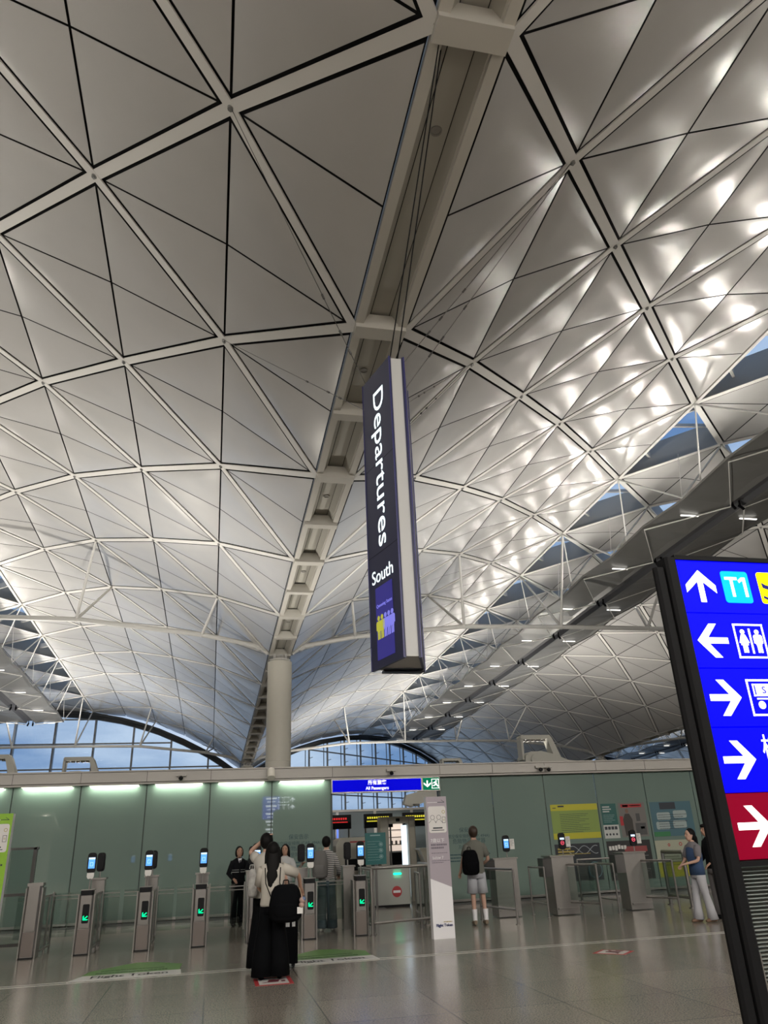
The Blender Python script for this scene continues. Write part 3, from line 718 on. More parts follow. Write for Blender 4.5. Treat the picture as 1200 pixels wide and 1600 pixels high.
# ------------------------------------------------------------------ standing banners
def banner(x, y, w, h, label, col, kind):
    t = thing('standing_banner', label, 'banner', (x,y,0))
    m = MB(); m.box(x-w/2,x+w/2,y,y+.16,.0,h); m.build('board', WHITE, t)
    M_ = FX(x,y-.001,0)
    m = MB()
    if kind: m.prism([(-w/2,h*.41),(w/2,h*.345),(w/2,h),(-w/2,h)], 0,.003,M_)
    else: m.prism([(-w/2,h*.30),(-w*.2,h*.30),(w*.2,h*.315),(w/2,h*.34),(w/2,h),(-w/2,h)], 0,.003,M_)
    m.build('colour_field', col, t)
    m = MB(); m.prism(rrect(w*.86,h*.195,.04,0,h*.83), 0,.005,M_); card = m.build('icon_card', WHITE_P if False else mat('card_white', (.62,.60,.58), .5), t)
    m = MB()
    M2 = FX(x,y-.007,0)
    for hx in ((-.09,.03) if kind else (-.02,)):
        M3 = FX(x+hx,y-.007,h*.845); ring(m, M3, .042,.036,.002,14)
        for s in (-1,1): m.prism([(s*.02,-.045),(s*.027,-.045),(s*.075,-.09),(s*.07,-.095)],0,.002,M3)
    frame_line(m, M2, .065,.105,.006,.125,h*.825); 
    m.build('people_icon', INK, card)
    m = MB(); ring(m, FX(x+.125,y-.007,h*.885), .030,.022,.002,14); ring(m, FX(x+.125,y-.007,h*.825), .014,.009,.002,10); m.build('badge_icon', GOLD, card)
    m = MB(); rect(m, M2, -.09,.09,h*.762,h*.772); rect(m, M2, -.12,.12,h*.748,h*.753); m.build('caption', INK, card)
    m = MB(); rect(m, M2, .02,.155,h*.955,h*.9585); m.prism([(.09,h*.975),(.098,h*.975),(.16,h*.9565),(.15,h*.9555)],0,.003,M2); m.build('arrow', INK, t)
    m = MB(); rect(m, M2, -w/2+.02,.02,h*.955,h*.958); m.build('arrow_tail', WHITE, t)
    if kind:
        text('7歲以下', .1, FX(x-.15,y-.007,h*.665), WHITE, t, w=.26); text('below 7', .1, FX(x-.13,y-.007,h*.545), WHITE, t, w=.2)
        m = MB(); greek(m, M2, -.15,h*.64,.3,2,.05,.028,2); greek(m, M2, -.15,h*.585,.3,1,.05,.01,2); greek(m, M2, -.15,h*.53,.36,2,.03,.01,4); m.build('small_print', mat('mauve_ink', (.14,.12,.15), .5), t)
        text('Flight Token', .1, FX(x-.14,y-.007,h*.075), mat('navy_ink', (.01,.02,.12), .5), t, w=.30, h=.06, bold=.002)
        m = MB(); greek(m, M2, 0,h*.11,.16,1,.05,.012,9); m.build('gold_tagline', GOLD, t)
    else:
        text('7+', .1, FX(x-.10,y-.007,h*.775), mat('leaf_ink', (.08,.18,.02), .5), card, w=.1)
        text('旅客', .1, FX(x-.05,y-.007,h*.675), WHITE, t, w=.15); text('passengers', .1, FX(x-.12,y-.007,h*.565), WHITE, t, w=.25)
        m = MB(); greek(m, M2, -.12,h*.64,.28,2,.05,.028,6); greek(m, M2, -.15,h*.54,.3,1,.05,.008,2); m.build('small_print', INK, t)
banner(4.055, 14.28, .39, 2.32, 'tall grey and white standing banner with Flight Token logo, right of the railed gate', GREY_B, 1)
banner(-3.62, 15.0, .42, 2.30, 'tall lime green standing banner cut by the left edge', GREENB, 0)

# ------------------------------------------------------------------ posters behind the right glass
def poster(x0, x1, z0, z1, label, bgm, extra):
    t = thing('poster', label, 'poster', ((x0+x1)/2, WY-.004, z0), group=None)
    m = MB(); m.box(x0,x1,WY-.004,WY-.001,z0,z1); m.build('sheet', bgm, t); extra(t, x0, x1, z0, z1)
def lay(t, mname, shapes, name):
    m = MB()
    for s in shapes: rect(m, FX(0,WY-.005,0), s[0],s[1],s[2],s[3], .001)
    return m.build(name, mname, t)
Y1 = mat('notice_yellow', (.42,.40,.02), .5); Y2 = mat('notice_green', (.20,.28,.06), .5)
def e1(t,x0,x1,z0,z1):
    lay(t, Y1, [(x0,x1,z1-.16,z1),(x0,x1,z0,z0+.15)], 'yellow_band')
    m = MB(); greek(m, FX(0,WY-.006,0), x0+.25, z1-.26, .85, 11, .045, .009, 8); rect(m, FX(0,WY-.0065,0), x0+.22,x0+.4,z1-.07,z1-.03); rect(m, FX(0,WY-.0065,0), x0+.06,x0+.16,z1-.10,z1-.08); m.prism(circle(.035,x0+.18,z0+.07,8),0,.001,FX(0,WY-.0065,0)); m.build('print', INK, t)
poster(9.07,10.47,1.47,2.35, 'yellow-green notice poster, first of the upper row on the glass', Y2, e1)
def e2(t,x0,x1,z0,z1):
    lay(t, mat('pale_paper', (.45,.47,.45), .5), [(x0,x1,z0,z0+.34),(x0+.04,x0+.26,z1-.10,z1-.07),(x0+.04,x0+.30,z1-.16,z1-.13),(x0+.04,x0+.24,z1-.22,z1-.19)], 'pale_area')
    m = MB(); M_ = FX(0,WY-.0065,0)
    for i in range(4): rect(m, M_, x0+.03+i*.1, x0+.11+i*.1, z0+.22, z0+.30); m.prism(circle(.03, x0+.07+i*.1, z0+.10, 8), 0,.001,M_)
    m.build('pictures', INK, t); m = MB(); greek(m, M_, x0+.04, z1-.30, .34, 5, .045, .008, 3); m.build('print', mat('pale_ink', (.3,.4,.4), .5), t)
poster(10.58,11.04,1.44,2.33, 'narrow dark green poster with pale lower third, second of the upper row', mat('deep_green', (.01,.09,.08), .4), e2)
def e3(t,x0,x1,z0,z1):
    lay(t, RED_P, [(x0+.08,x1-.10,z1-.13,z1-.04),(x0,x0+.10,z0+.3,z1-.35)], 'red_banner')
    M_ = FX(0,WY-.0065,0); m = MB(); cx = x0+.24
    m.prism([(cx-.12,z0+.04),(cx+.13,z0+.04),(cx+.14,z0+.45),(cx+.06,z0+.60),(cx-.07,z0+.60),(cx-.15,z0+.45)],0,.001,M_); m.build('suited_figure', mat('suit_brown', (.035,.03,.025), .5), t)
    m = MB(); m.prism(circle(.05,cx,z0+.67,12,1.2),0,.001,M_); m.build('figure_head', mat('print_skin', (.16,.09,.06), .5), t)
    lay(t, mat('print_grey', (.06,.06,.06), .5), [(x0+.45,x1-.05,z0+.05,z0+.35),(x0+.5,x1-.2,z0+.4,z0+.6)], 'background_shapes')
    lay(t, WHITE_P, [(x0+.13,x0+.30,z1-.11,z1-.06),(x0+.35,x1-.14,z1-.09,z1-.07),(x0+.6,x0+.72,z0+.2,z0+.26)], 'print')
poster(11.11,11.93,1.45,2.34, 'poster of a man in a suit under a red banner, third of the upper row', mat('poster_taupe', (.14,.13,.12), .4), e3)
def e4(t,x0,x1,z0,z1):
    M_ = FX(0,WY-.0065,0); m = MB()
    for cx, cz in ((.32,.28),(.85,.30),(.38,.52),(.9,.56)): m.prism(rrect(.42,.20,.05,x0+cx,z0+cz),0,.001,M_)
    m.build('pale_boxes', mat('box_pale', (.28,.34,.33), .5), t)
    m = MB(); rect(m, M_, x0,x0+.5,z0,z0+.12); m.build('green_corner', mat('poster_leaf', (.03,.16,.06), .5), t)
    lay(t, INK, [(x0+.3,x0+.8,z1-.2,z1-.02)], 'dark_title'); m = MB(); greek(m, FX(0,WY-.0075,0), x0+.2, z0+.55, .9, 7, .06, .012, 6); m.build('print', INK, t)
poster(12.09,13.39,1.43,2.33, 'blue-teal poster with pale rounded boxes, last of the upper row', mat('poster_blue', (.05,.12,.15), .4), e4)
def e5(t,x0,x1,z0,z1):
    m = MB()
    for ph in (0,PI):
        pts = [(x0+.35+i*.045, z1-.16+.10*math.sin(i*.42+ph)) for i in range(21)]
        for a,b in zip(pts,pts[1:]): m.bar((a[0],WY-.006,a[1]),(b[0],WY-.006,b[1]),.003,.014)
    m.build('helix', mat('helix_pale', (.3,.33,.35), .5), t)
    m = MB(); M_ = FX(0,WY-.0065,0); rect(m,M_,x0+.08,x0+.45,z1-.14,z1-.10); rect(m,M_,x0+.08,x0+.55,z1-.21,z1-.17); rect(m,M_,x0+.08,x1-.3,z1-.26,z1-.245); m.build('print', GOLD, t)
    m = MB(); ring(m, FX(x1-.22,WY-.006,z0+.25), .2,.185,.001,20); m.build('ring', mat('ring_blue', (.12,.25,.32), .4), t)
poster(9.06,10.38,.44,1.35, 'black poster with a pale double helix, first of the lower row', mat('poster_black', (.012,.016,.022), .35), e5)
def e6(t,x0,x1,z0,z1):
    R = random.Random(4); m, m2 = MB(), MB()
    for i in range(6): rect(m, FX(0,WY-.0065,0) , x0+.06+i*.09, x0+.13+i*.09, z1-.22+R.uniform(-.02,.02), z1-.12+R.uniform(-.01,.03))
    for i in range(7): rect(m2, FX(0,WY-.0065,0), x0+.55+i*.09, x0+.62+i*.09, z1-.27+R.uniform(-.02,.02), z1-.18+R.uniform(-.01,.03))
    rect(m2, FX(0,WY-.006,0), x0+.52,x0+1.2,z1-.29,z1-.15); m.build('title_blocks', WHITE_P, t); m2.build('title_blocks', mat('title_red', (.25,.05,.05), .5), t)
    m = MB(); greek(m, FX(0,WY-.0065,0), x0+.06, z1-.40, 1.15, 9, .055, .012, 6); m.build('print', mat('pale_ink2', (.2,.2,.2), .5), t)
poster(10.59,11.91,.40,1.37, 'black poster with ransom-style white and red title blocks, middle of the lower row', mat('poster_black2', (.018,.018,.018), .35), e6)
def e7(t,x0,x1,z0,z1):
    lay(t, mat('poster_yellow', (.35,.33,.02), .5), [(x0,x1,z0,z0+.36)], 'yellow_area'); M_ = FX(0,WY-.0065,0)
    m = MB(); greek(m, M_, x0+.15, z1-.28, .75, 6, .07, .015, 2); m.build('print', mat('olive_ink', (.10,.09,.04), .5), t)
    m = MB(); ring(m, FX(x0+.42,WY-.006,z1-.12), .04,.02,.001,10); ring(m, FX(x0+.78,WY-.006,z1-.11), .05,.03,.001,10); m.build('emblem', RED_P, t)
poster(12.06,13.30,.41,1.33, 'cream poster with yellow lower part, last of the lower row', mat('poster_cream', (.32,.33,.25), .5), e7)

# direction sign behind the camera whose lit rows are mirrored in the glass partition
t = thing('direction_sign', 'lit blue direction sign on two posts behind the camera, mirrored in the glass wall', 'sign', (3.6,-4,0))
m = MB()
for x in (2.62,4.58): m.box(x-.05,x+.05,-4.1,-3.98,0,4.3)
m.box(2.62,4.58,-4.1,-3.99,2.15,4.28); m.build('frame', mat('totem_black'), t)
BR = mat('far_sign_white', (1,1,1), .5, emit=(.85,.92,1), estr=5.0); BB = mat('far_sign_blue', (0,0,.3), .5, emit=(.02,.02,.9), estr=2.0)
for i in range(5):
    zc = 4.06-i*.40; Mb = MX((3.6,-3.985,zc),(-1,0,0),(0,0,1))
    if i < 3: m = MB(); rect(m, Mb, -.05,.92,-.19,.19,.003); rw = m.build('sign_row', BB, t)
    Mc = MX((3.6,-3.978,zc),(-1,0,0),(0,0,1)); m = MB()
    Ma = MX((4.36,-3.978,zc),(-1,0,0),(0,0,1)); arrow(m, Ma, .26,.26,(90,90,0,180,90)[i]); m.build('arrow', BR, t)
    m = MB()
    for j in range(2): frame_line(m, Mc, .26,.28,.02,-.42+j*.32,0)
    greek(m, Mc, .12,.04,.6,1,.1,.09,i); greek(m, Mc, .2,-.11,.45,1,.1,.05,i+9); m.build('lettering', BR, t)
# ------------------------------------------------------------------ entry gates
GLS = glassm('gate_glass', (.80,.86,.84), .04)
SW = 15.6
def scanner(parent, x, y, z, face=1, red=False):
    """face scanner head, its screen looking to -Y when face == 1"""
    m = MB(); M_ = MX((x,y,z), (face,0,0), (0,0,1)); m.prism(rrect(.15,.34,.05), -.05,.0, M_); m.prism(rrect(.11,.26,.04), -.09,-.05, M_)
    h_ = m.build('scanner_head', BLACK, parent)
    if red:
        m = MB(); rect(m, MX((x,y-.001*face,z), (face,0,0), (0,0,1)), -.05,.05,.03,.07,.002); m.build('screen_bar', SCREEN_W, h_)
        m = MB(); Mr = MX((x,y-.001*face,z-.035), (face,0,0), (0,0,1)); ring(m, Mr, .042,.033,.002,16); rect(m, Mr, -.024,.024,-.006,.006,.002); m.build('stop_ring', RED_L, h_)
    else:
        m = MB(); rect(m, MX((x,y-.001*face,z), (face,0,0), (0,0,1)), -.055,.055,-.09,.09,.002); s_ = m.build('screen', SCREEN, h_)
        m = MB(); rect(m, MX((x,y-.003*face,z), (face,0,0), (0,0,1)), -.055,.055,.06,.09,.001); frame_line(m, MX((x,y-.003*face,z-.02), (face,0,0), (0,0,1)), .05,.06,.004); m.build('screen_bar', SCREEN_W, s_)
    return h_
def make_gate(scan=True):
    t = thing('entry_gate', 'x', 'gate')
    H = 1.02 if scan else 1.17
    m = MB()
    m.prism([(-.12,.03),(-.09,0),(.09,0),(.12,.03),(.12,.22),(-.12,.22)], .42, H-.09 if scan else H-.05)
    m.prism([(-.12,.05),(-.10,.03),(.10,.03),(.12,.05),(.12,.22),(-.12,.22)], .02, .42)
    if not scan: m.prism([(-.12,.0),(.14,.0),(.14,.25),(-.12,.25)], H-.05, H)
    m.box(-.145,-.122,.04,.30,0,H-.08); m.box(.122,.145,.04,.30,0,H-.08)
    m.build('cabinet', STEEL, t)
    m = MB(); m.box(-.095,.095,.022,.03,.03,.40); m.build('lower_door', BRONZE, t)
    m = MB(); m.box(-.12,.12,.0,.24,0,.02); m.build('base_plate', GAP, t)
    if scan:
        m = MB(); m.prism(rrect(.115,.30,.02,.0,.64), 0,.004, FX(.015,.0,0)); d_ = m.build('display', BLACK, t)
        m = MB(); arrow(m, FX(.015,-.005,.57), .11,.09, 225); m.build('arrow', GREEN_E, d_)
        m = MB(); m.box(-.10,.10,-.015,.22,H-.09,H-.01,.01); m.build('card_reader', BLACK, t)
        m = MB(); m.box(-.11,.12,-.01,.25,H-.01,H); m.build('top_plate', STEEL, t)
        m = MB(); m.tube((.02,.08,H),(.02,.08,H+.24),.014,8); m.build('stalk', STEEL, t)
        m = MB(); m.box(-.04,.08,.04,.07,H+.20,H+.27); m.prism(circle(.03), 0,.03, FX(.0,.05,H+.20)); m.prism(circle(.03), 0,.03, FX(.045,.05,H+.20)); m.build('passport_tray', WHITE_P, t)
        scanner(t, .02, .05, 1.45)
        m = MB(); m.box(-.12,.12,1.38,1.62,0,1.14); m.box(-.14,.14,1.34,1.66,1.14,1.17); m.build('rear_cabinet', STEEL, t)
        m = MB(); m.tube((.0,1.5,1.17),(.0,1.5,1.28),.014,8); m.build('stalk', STEEL, t); scanner(t, .0, 1.55, 1.45, -1)
    m = MB()
    for y in (.34,.86,1.36): m.tube((.13,y,0),(.13,y,.95),.018,8)
    for z in (.08,.93): m.bar((.13,.34,z),(.13,1.36,z),.03,.03)
    m.build('side_frame', STEEL, t)
    m = MB(); m.box(.126,.134,.36,1.34,.1,.92); m.build('side_glass', GLS, t)
    for s in (-1,1):
        m = MB(); m.box(s*.16 if s > 0 else -.46, .46 if s > 0 else -.16, 1.05,1.062,.22,.95); d_ = m.build('swing_flap', GLS, t)
        m = MB(); m.box(min(s*.16,s*.46),max(s*.16,s*.46),1.046,1.05,.90,.915); m.box(min(s*.16,s*.46),max(s*.16,s*.46),1.046,1.05,.84,.85); m.box(min(s*.15,s*.17),max(s*.15,s*.17),1.03,1.08,.15,.98); m.build('flap_trim', STEEL, d_)
    return t
gl = ['steel entry gate with a lit face scanner, second from the lime banner', 'steel entry gate with a lit face scanner, third cabinet from the lime banner', 'steel entry gate standing free left of the guard in black', 'entry gate mostly hidden behind the couple, only its scanner showing', 'entry gate between the couple and the passenger in stripes', 'entry gate directly left of the railed wide gate']
g0 = make_gate(); gxs = [-2.13,-1.13,-.15,.84,1.85,2.83]
for i, x in enumerate(gxs):
    o = g0 if i == 0 else copy_tree(g0)
    o.location = (x, SW-.005, 0); tag(o, gl[i], 'gate', 'entry gates with face scanners')
gz = make_gate(False); gz.location = (-3.02, SW, 0); tag(gz, 'tall slim gate cabinet without scanner beside the lime banner', 'gate')
# tall screen behind lime banner
t = thing('glass_barrier', 'dark steel and glass barrier panel behind the lime banner', 'barrier', (-3.55,16.2,0))
m = MB()
for x in (-3.9,-3.2): m.box(x-.03,x+.03,16.15,16.25,0,1.75)
m.box(-3.93,-3.15,16.15,16.25,1.72,1.76); m.box(-3.9,-3.2,16.18,16.22,.95,1.0); m.box(-3.9,-3.2,16.18,16.22,.15,.2); m.build('frame', STEEL_D, t)
m = MB(); m.box(-3.87,-3.23,16.19,16.21,.2,1.72); m.build('pane', GLS, t)
# railings: generic rail section
def rail(name, label, pts, zt=.95, zb=.22, r=.022, glass=True, group=None, double=True):
    t = thing(name, label, 'railing', (*pts[0],0), group=group)
    for p in pts:
        m = MB(); m.tube((p[0],p[1],0),(p[0],p[1],zt),r,10); m.tube((p[0],p[1],0),(p[0],p[1],.012),r*2,12); m.build('post', STEEL, t, smooth=True)
    m = MB(); m.path([(p[0],p[1],zt) for p in pts], r, 10); m.build('top_rail', STEEL, t, smooth=True)
    m = MB(); m.path([(p[0],p[1],zb) for p in pts], r*.8, 10); m.build('bottom_rail', STEEL, t, smooth=True)
    if glass:
        for a, b in zip(pts, pts[1:]):
            m = MB(); m.bar((a[0],a[1],(zt+zb)/2),(b[0],b[1],(zt+zb)/2),.008,zt-zb-.08); m.build('pane', GLS, t)
    return t
rail('wide_gate_frame', 'heavy steel frame across the front of the wide assisted gate', [(3.02,15.5),(4.28,15.92)], 1.13, .20, .028, glass=False)
rail('gate_side_rail', 'steel and glass rail running back on the left of the wide gate', [(3.10,15.75),(3.12,16.6),(3.12,17.4)], 1.10, .12)
rail('gate_side_rail', 'steel and glass rail running back on the right of the wide gate', [(4.38,16.05),(4.42,16.8),(4.5,17.6)], 1.13, .12, .035)
rail('swing_gate_leaf', 'small open swing gate leaf inside the wide gate', [(4.12,16.1),(4.28,17.1)], .98, .25, .02)
rail('banner_side_rail', 'low rail behind the grey banner, ending at the man in shorts', [(4.75,16.9),(5.15,17.6),(5.2,18.6)], .95, .2)
for i, (x, y) in enumerate(((5.98,15.72),(7.88,15.87),(9.7,15.95))):
    rail('lane_rail', ['lane rail with glass pane right of the man in shorts', 'lane rail with glass pane between the two red-lit kiosks', 'lane rail with glass pane left of the woman in the denim vest'][i], [(x,y),(x-.42 if i else 5.75,y+1.5)], .98, .25, group='lane rails of the assisted kiosks')
for i, (x, y) in enumerate(((6.98,16.5),(8.6,16.5))):
    rail('kiosk_guard_rail', ['short rail hugging the left side of the first red-lit kiosk','short rail hugging the left side of the second red-lit kiosk'][i], [(x,y),(x+.02,y+.9)], .95, .25, .02, glass=False)
rail('back_rail', 'low rail near the glass wall behind the second red-lit kiosk', [(8.9,18.9),(10.1,18.9)], 1.0, .25, .02)
rail('end_rail', 'tall steel rail post group beside the woman in the denim vest', [(10.35,16.5),(10.5,17.6)], 1.12, .2, .04)
def kiosk(x, y, label, lit):
    t = thing('assist_kiosk', label, 'kiosk', (x,y,0), group=None)
    m = MB(); m.prism([(-.22,0),(.22,0),(.26,.0),(.26,.42),(-.26,.42),(-.26,0)], 0.02, 1.14, Matrix.Translation((x,y,0))); m.build('cabinet', STEEL, t)
    m = MB(); m.box(x-.30,x+.28,y-.03,y+.47,1.14,1.165); m.box(x-.23,x+.23,y-.03,y,.12,.15); m.build('top_plate', STEEL, t)
    m = MB(); m.prism([(-.26,.0),(-.42,.12),(-.42,.40),(-.26,.42)], .75, 1.12, Matrix.Translation((x,y,0))); m.build('side_box', STEEL_D, t)
    m = MB(); m.tube((x+.08,y+.1,1.165),(x+.08,y+.1,1.30),.013,8); m.build('stalk', STEEL, t); scanner(t, x+.08, y+.07, 1.45, 1, not lit)
    m = MB(); m.box(x+.165,x+.27,y+.07,y+.075,1.33,1.54); c_ = m.build('instruction_card', WHITE_P, t); m = MB(); greek(m, FX(0,y+.069,0), x+.175,1.51,.085,6,.022,.007,1); m.build('small_print', INK, c_)
kiosk(6.36, 17.1, 'steel assist kiosk with blue screen that the man in shorts faces', True)
kiosk(7.55, 16.75, 'steel assist kiosk with red stop ring, nearer the doorway', False)
kiosk(9.32, 16.8, 'steel assist kiosk with red stop ring, nearer the denim-vest woman', False)

# ------------------------------------------------------------------ security hall seen through the doorway
t = thing('white_cabinet', 'white glossy cabinet with a green light bar and no-entry disc behind the wide gate', 'cabinet', (4.8,21.9,0))
m = MB(); m.box(4.0,5.32,21.8,22.4,.06,1.0,.02); m.build('body', mat('cabinet_white', (.34,.35,.32), .3), t)
m = MB(); m.box(4.02,5.3,21.85,22.35,0,.06); m.build('plinth', GAP, t)
m = MB(); m.prism(rrect(.24,.055,.027), 0,.006, FX(4.97,21.8,.80)); m.build('light_bar', mat('light_bar_green', (0,.6,.4), .4, emit=(.02,.95,.52), estr=1.3), t)
m = MB(); m.prism(circle(.135,n=28), 0,.003, FX(4.94,21.8,.37)); d_ = m.build('no_entry_disc', RED_P, t); m = MB(); rect(m, FX(4.94,21.796,.37), -.10,.10,-.03,.03,.002); m.build('white_bar', WHITE, d_)
ld = bpy.data.lights.new('bar_glow', 'AREA'); ld.energy = .15; ld.size = .2; ld.color = (.1,1,.5); lo = bpy.data.objects.new('bar_glow', ld); COL.objects.link(lo); lo.parent = t; lo.location = wm(t).inverted() @ Vector((4.97,21.76,.8)); lo.rotation_euler = (PI/2,0,0)
t = thing('info_board', 'teal information board with round pictures standing in the doorway', 'notice board', (4.34,21.5,0))
m = MB(); m.box(4.05,4.62,21.5,21.53,1.06,1.84); m.build('panel', TEAL, t); m = MB(); m.box(4.3,4.36,21.51,21.55,0,1.06); m.box(4.1,4.55,21.4,21.7,0,.02); m.build('stand', STEEL_D, t)
m = MB(); M_ = FX(4.05,21.499,1.06); greek(m, M_, .06,.56,.36,8,.065,.008,2); rect(m, M_, .14,.42,.70,.73)
for zz in (.19,.34,.49): ring(m, FX(4.48,21.499,1.06+zz), .055,.045,.002,16); m.prism(circle(.03), 0,.002, FX(4.48,21.499,1.06+zz))
m.build('print', mat('board_ink', (.25,.42,.42), .5), t)
t = thing('baggage_scanner', 'cream rounded baggage scanner with a red stripe behind the gates', 'scanner', (3.9,23,0))
m = MB(); Mr = MX((3.45,22.8,0),(1,0,0),(0,0,1)); m.prism([(0,.0),(1.0,0),(1.0,1.76),(.22,1.76),(.08,1.70),(.0,1.55)], -1.4,0, Mr); m.build('housing', CREAM, t)
m = MB(); m.box(3.85,4.40,22.795,22.8,1.62,1.66); m.build('red_stripe', RED_P, t); m = MB(); m.box(3.7,4.3,22.79,22.8,.9,1.2); m.build('tunnel_mouth', BLACK, t)
t = thing('detector_arch', 'cream walk-through detector arch with a glowing white-blue panel', 'metal detector', (5.4,23.6,0))
m = MB(); m.box(4.89,5.16,23.5,23.9,0,2.29,.03); m.box(5.76,5.98,23.5,23.9,0,2.29,.03); m.box(5.16,5.76,23.5,23.9,2.10,2.29); m.build('arch', CREAM, t)
m = MB(); m.box(5.58,5.75,23.7,23.72,.1,2.05); m.build('light_panel', mat('arch_light', (.8,.9,1), .5, emit=(.72,.88,1), estr=1.2), t)
m = MB(); m.box(5.38,5.5,23.49,23.5,2.15,2.24); m.build('indicator', BLACK, t)
t = thing('cream_counter', 'cream inspection counter right of the detector arch', 'counter', (6.3,23,0))
m = MB(); m.prism([(5.95,1.35),(6.9,1.35),(6.9,0),(6.05,0),(6.1,.9)], -.5,0, MX((0,22.9,0),(1,0,0),(0,0,1))); m.build('body', CREAM, t); m = MB(); m.box(5.9,6.95,22.85,23.45,1.35,1.40); m.build('top', CREAM, t)
LEDR = mat('led_red', (.3,0,0), .5, emit=(.6,.03,.03), estr=1); LEDY = mat('led_yellow', (.3,.3,0), .5, emit=(.75,.65,.05), estr=1)
for x0, x1, mt, lb in ((3.55,4.45,LEDR,'black display board with red lettering on posts beyond the doorway, left'), (4.89,5.85,LEDY,'black display board with yellow lettering above the teal board'), (6.2,7.5,LEDY,'black display board with yellow lettering half hidden by the grey banner')):
    t = thing('display_board', lb, 'display board', ((x0+x1)/2,26,2.1)); m = MB(); m.box(x0,x1,26,26.12,2.05,2.48); m.build('case', BLACK, t)
    m = MB(); R = random.Random(int(x0*10)); M_ = FX(0,25.999,0); xx = x0+.1
    while xx < x1-.18: rect(m, M_, xx,xx+.05,2.33,2.39); xx += .075
    greek(m, M_, x0+.08, 2.24, x1-x0-.2, 1, .05, .03, 3); m.build('lettering', mt, t)
    m = MB(); m.tube((x0+.06,26.16,0),(x0+.06,26.16,2.4),.03,8); m.build('post', STEEL, t); m = MB(); m.tube((x1-.06,26.16,0),(x1-.06,26.16,2.4),.03,8); m.build('post', STEEL, t)
SCW = mat('screen_wall_glass', (.20,.25,.27), .25)
m = MB(); m.box(-7,18,30,30.1,0,2.75); wb = struct('wall_inner', m, SCW)
m = MB()
for i in range(18): m.box(-7+i*1.45-.05,-7+i*1.45+.05,29.95,30.02,0,2.8)
m.box(-7,18,29.93,30.12,2.72,2.8); m.build('mullion', WHT, wb)
t = thing('wall_lamp_tube', 'vertical white-blue tube lamp on the inner screen wall', 'lamp', (5.0,29.9,1.9)); m = MB(); m.box(4.55,4.62,29.88,29.93,1.3,2.6); m.build('tube', mat('tube_blue_glow', (.1,.2,.8), .5, emit=(.15,.25,.8), estr=1), t); m = MB(); m.box(4.5,4.55,29.86,29.94,1.25,2.65); m.build('holder', STEEL, t)
t = thing('lit_shelf_display', 'bright white and orange shop display glimpsed through the detector arch', 'display', (6.7,29.5,0))
m = MB(); m.box(6.25,7.25,29.2,29.7,0,1.25); m.build('counter', BLACK, t)
m = MB(); m.box(6.3,7.2,29.6,29.68,1.3,2.4); m.build('back_panel', mat('shop_light', (.8,.7,.6), .5, emit=(.9,.74,.62), estr=.8), t)
m = MB()
for i in range(4): m.box(6.3,7.2,29.4,29.6,1.5+i*.25,1.53+i*.25)
for i in range(5): m.box(6.35+i*.17,6.42+i*.17,29.42,29.5,1.53,1.65)
m.build('shelf', STEEL_D, t)

# ------------------------------------------------------------------ air towers with nozzles
def air_tower(x, y, z, s, label, arm=0):
    t = thing('air_tower', label, 'air vent tower', (x,y,0), group=None)
    B_ = mat('air_tower_paint', (.44,.43,.38), .5)
    m = MB(); m.tube((x,y,0),(x,y,z),.55*s,24); M_ = MX((x,y-.35,z),(1,0,0),(0,0,1))
    m.prism([(-.9*s,-.2*s),(-.85*s,.25*s),(-.6*s,.42*s),(-.1*s,.44*s),(.5*s,.30*s),(1.1*s,.05*s),(1.7*s,-.02*s),(1.7*s,-.2*s)], -.8,0, M_)
    m.prism(circle(.28*s,-.35*s,.08*s,24), 0,.06, M_); m.build('body', B_, t)
    m = MB(); m.prism([(-.95*s,.1*s),(-.87*s,.1*s),(-.83*s,.95*s),(-.90*s,1.0*s),(-.95*s,.95*s)], -.5,-.1, M_); m.prism([(-.90*s,1.13*s),(-.95*s,1.05*s),(-.93*s,.95*s),(.30*s,.95*s),(.50*s,.30*s),(.85*s,.2*s),(.52*s,1.0*s),(.42*s,1.13*s)], -.5,-.1, M_); m.build('nozzle_arm', B_, t)
    for i in range(5):
        m = MB(); c_ = Vector((x+(-.75+i*.235)*s, y-.35-.1+.0, z+.95*s)); m.lathe([(.10*s,.06),(.115*s,0),(.09*s,-.07*s),(.05*s,-.07*s)], (c_.x, y-.35+.3, c_.z), 14); m.build('nozzle', mat('nozzle_grey', (.22,.21,.19), .5), t, smooth=True)
    if arm:
        m = MB(); m.prism([(-2.0,-.95),(-1.9,-.65),(-.9,-.42),(0,-.3),(0,-.7),(-.9,-.8),(-1.7,-1.05)], -.35,0, M_); m.build('side_arm', B_, t)
        m = MB(); m.lathe([(.13,.02),(.1,-.06)], (x-1.6,y-.5,z-.98), 14); m.build('nozzle', mat('nozzle_grey',), t)
air_tower(11.45, 26.2, 4.0, .82, 'large beige air tower with a row of nozzles, above the glass wall at right')
air_tower(8.55, 27.5, 3.75, .5, 'small beige air tower top above the doorway exit sign', 1)
air_tower(-4.10, 26.2, 3.75, .62, 'beige air tower nozzle bar above the wall at left')
air_tower(-6.6, 26.2, 3.75, .72, 'beige air tower arm cut by the left edge')


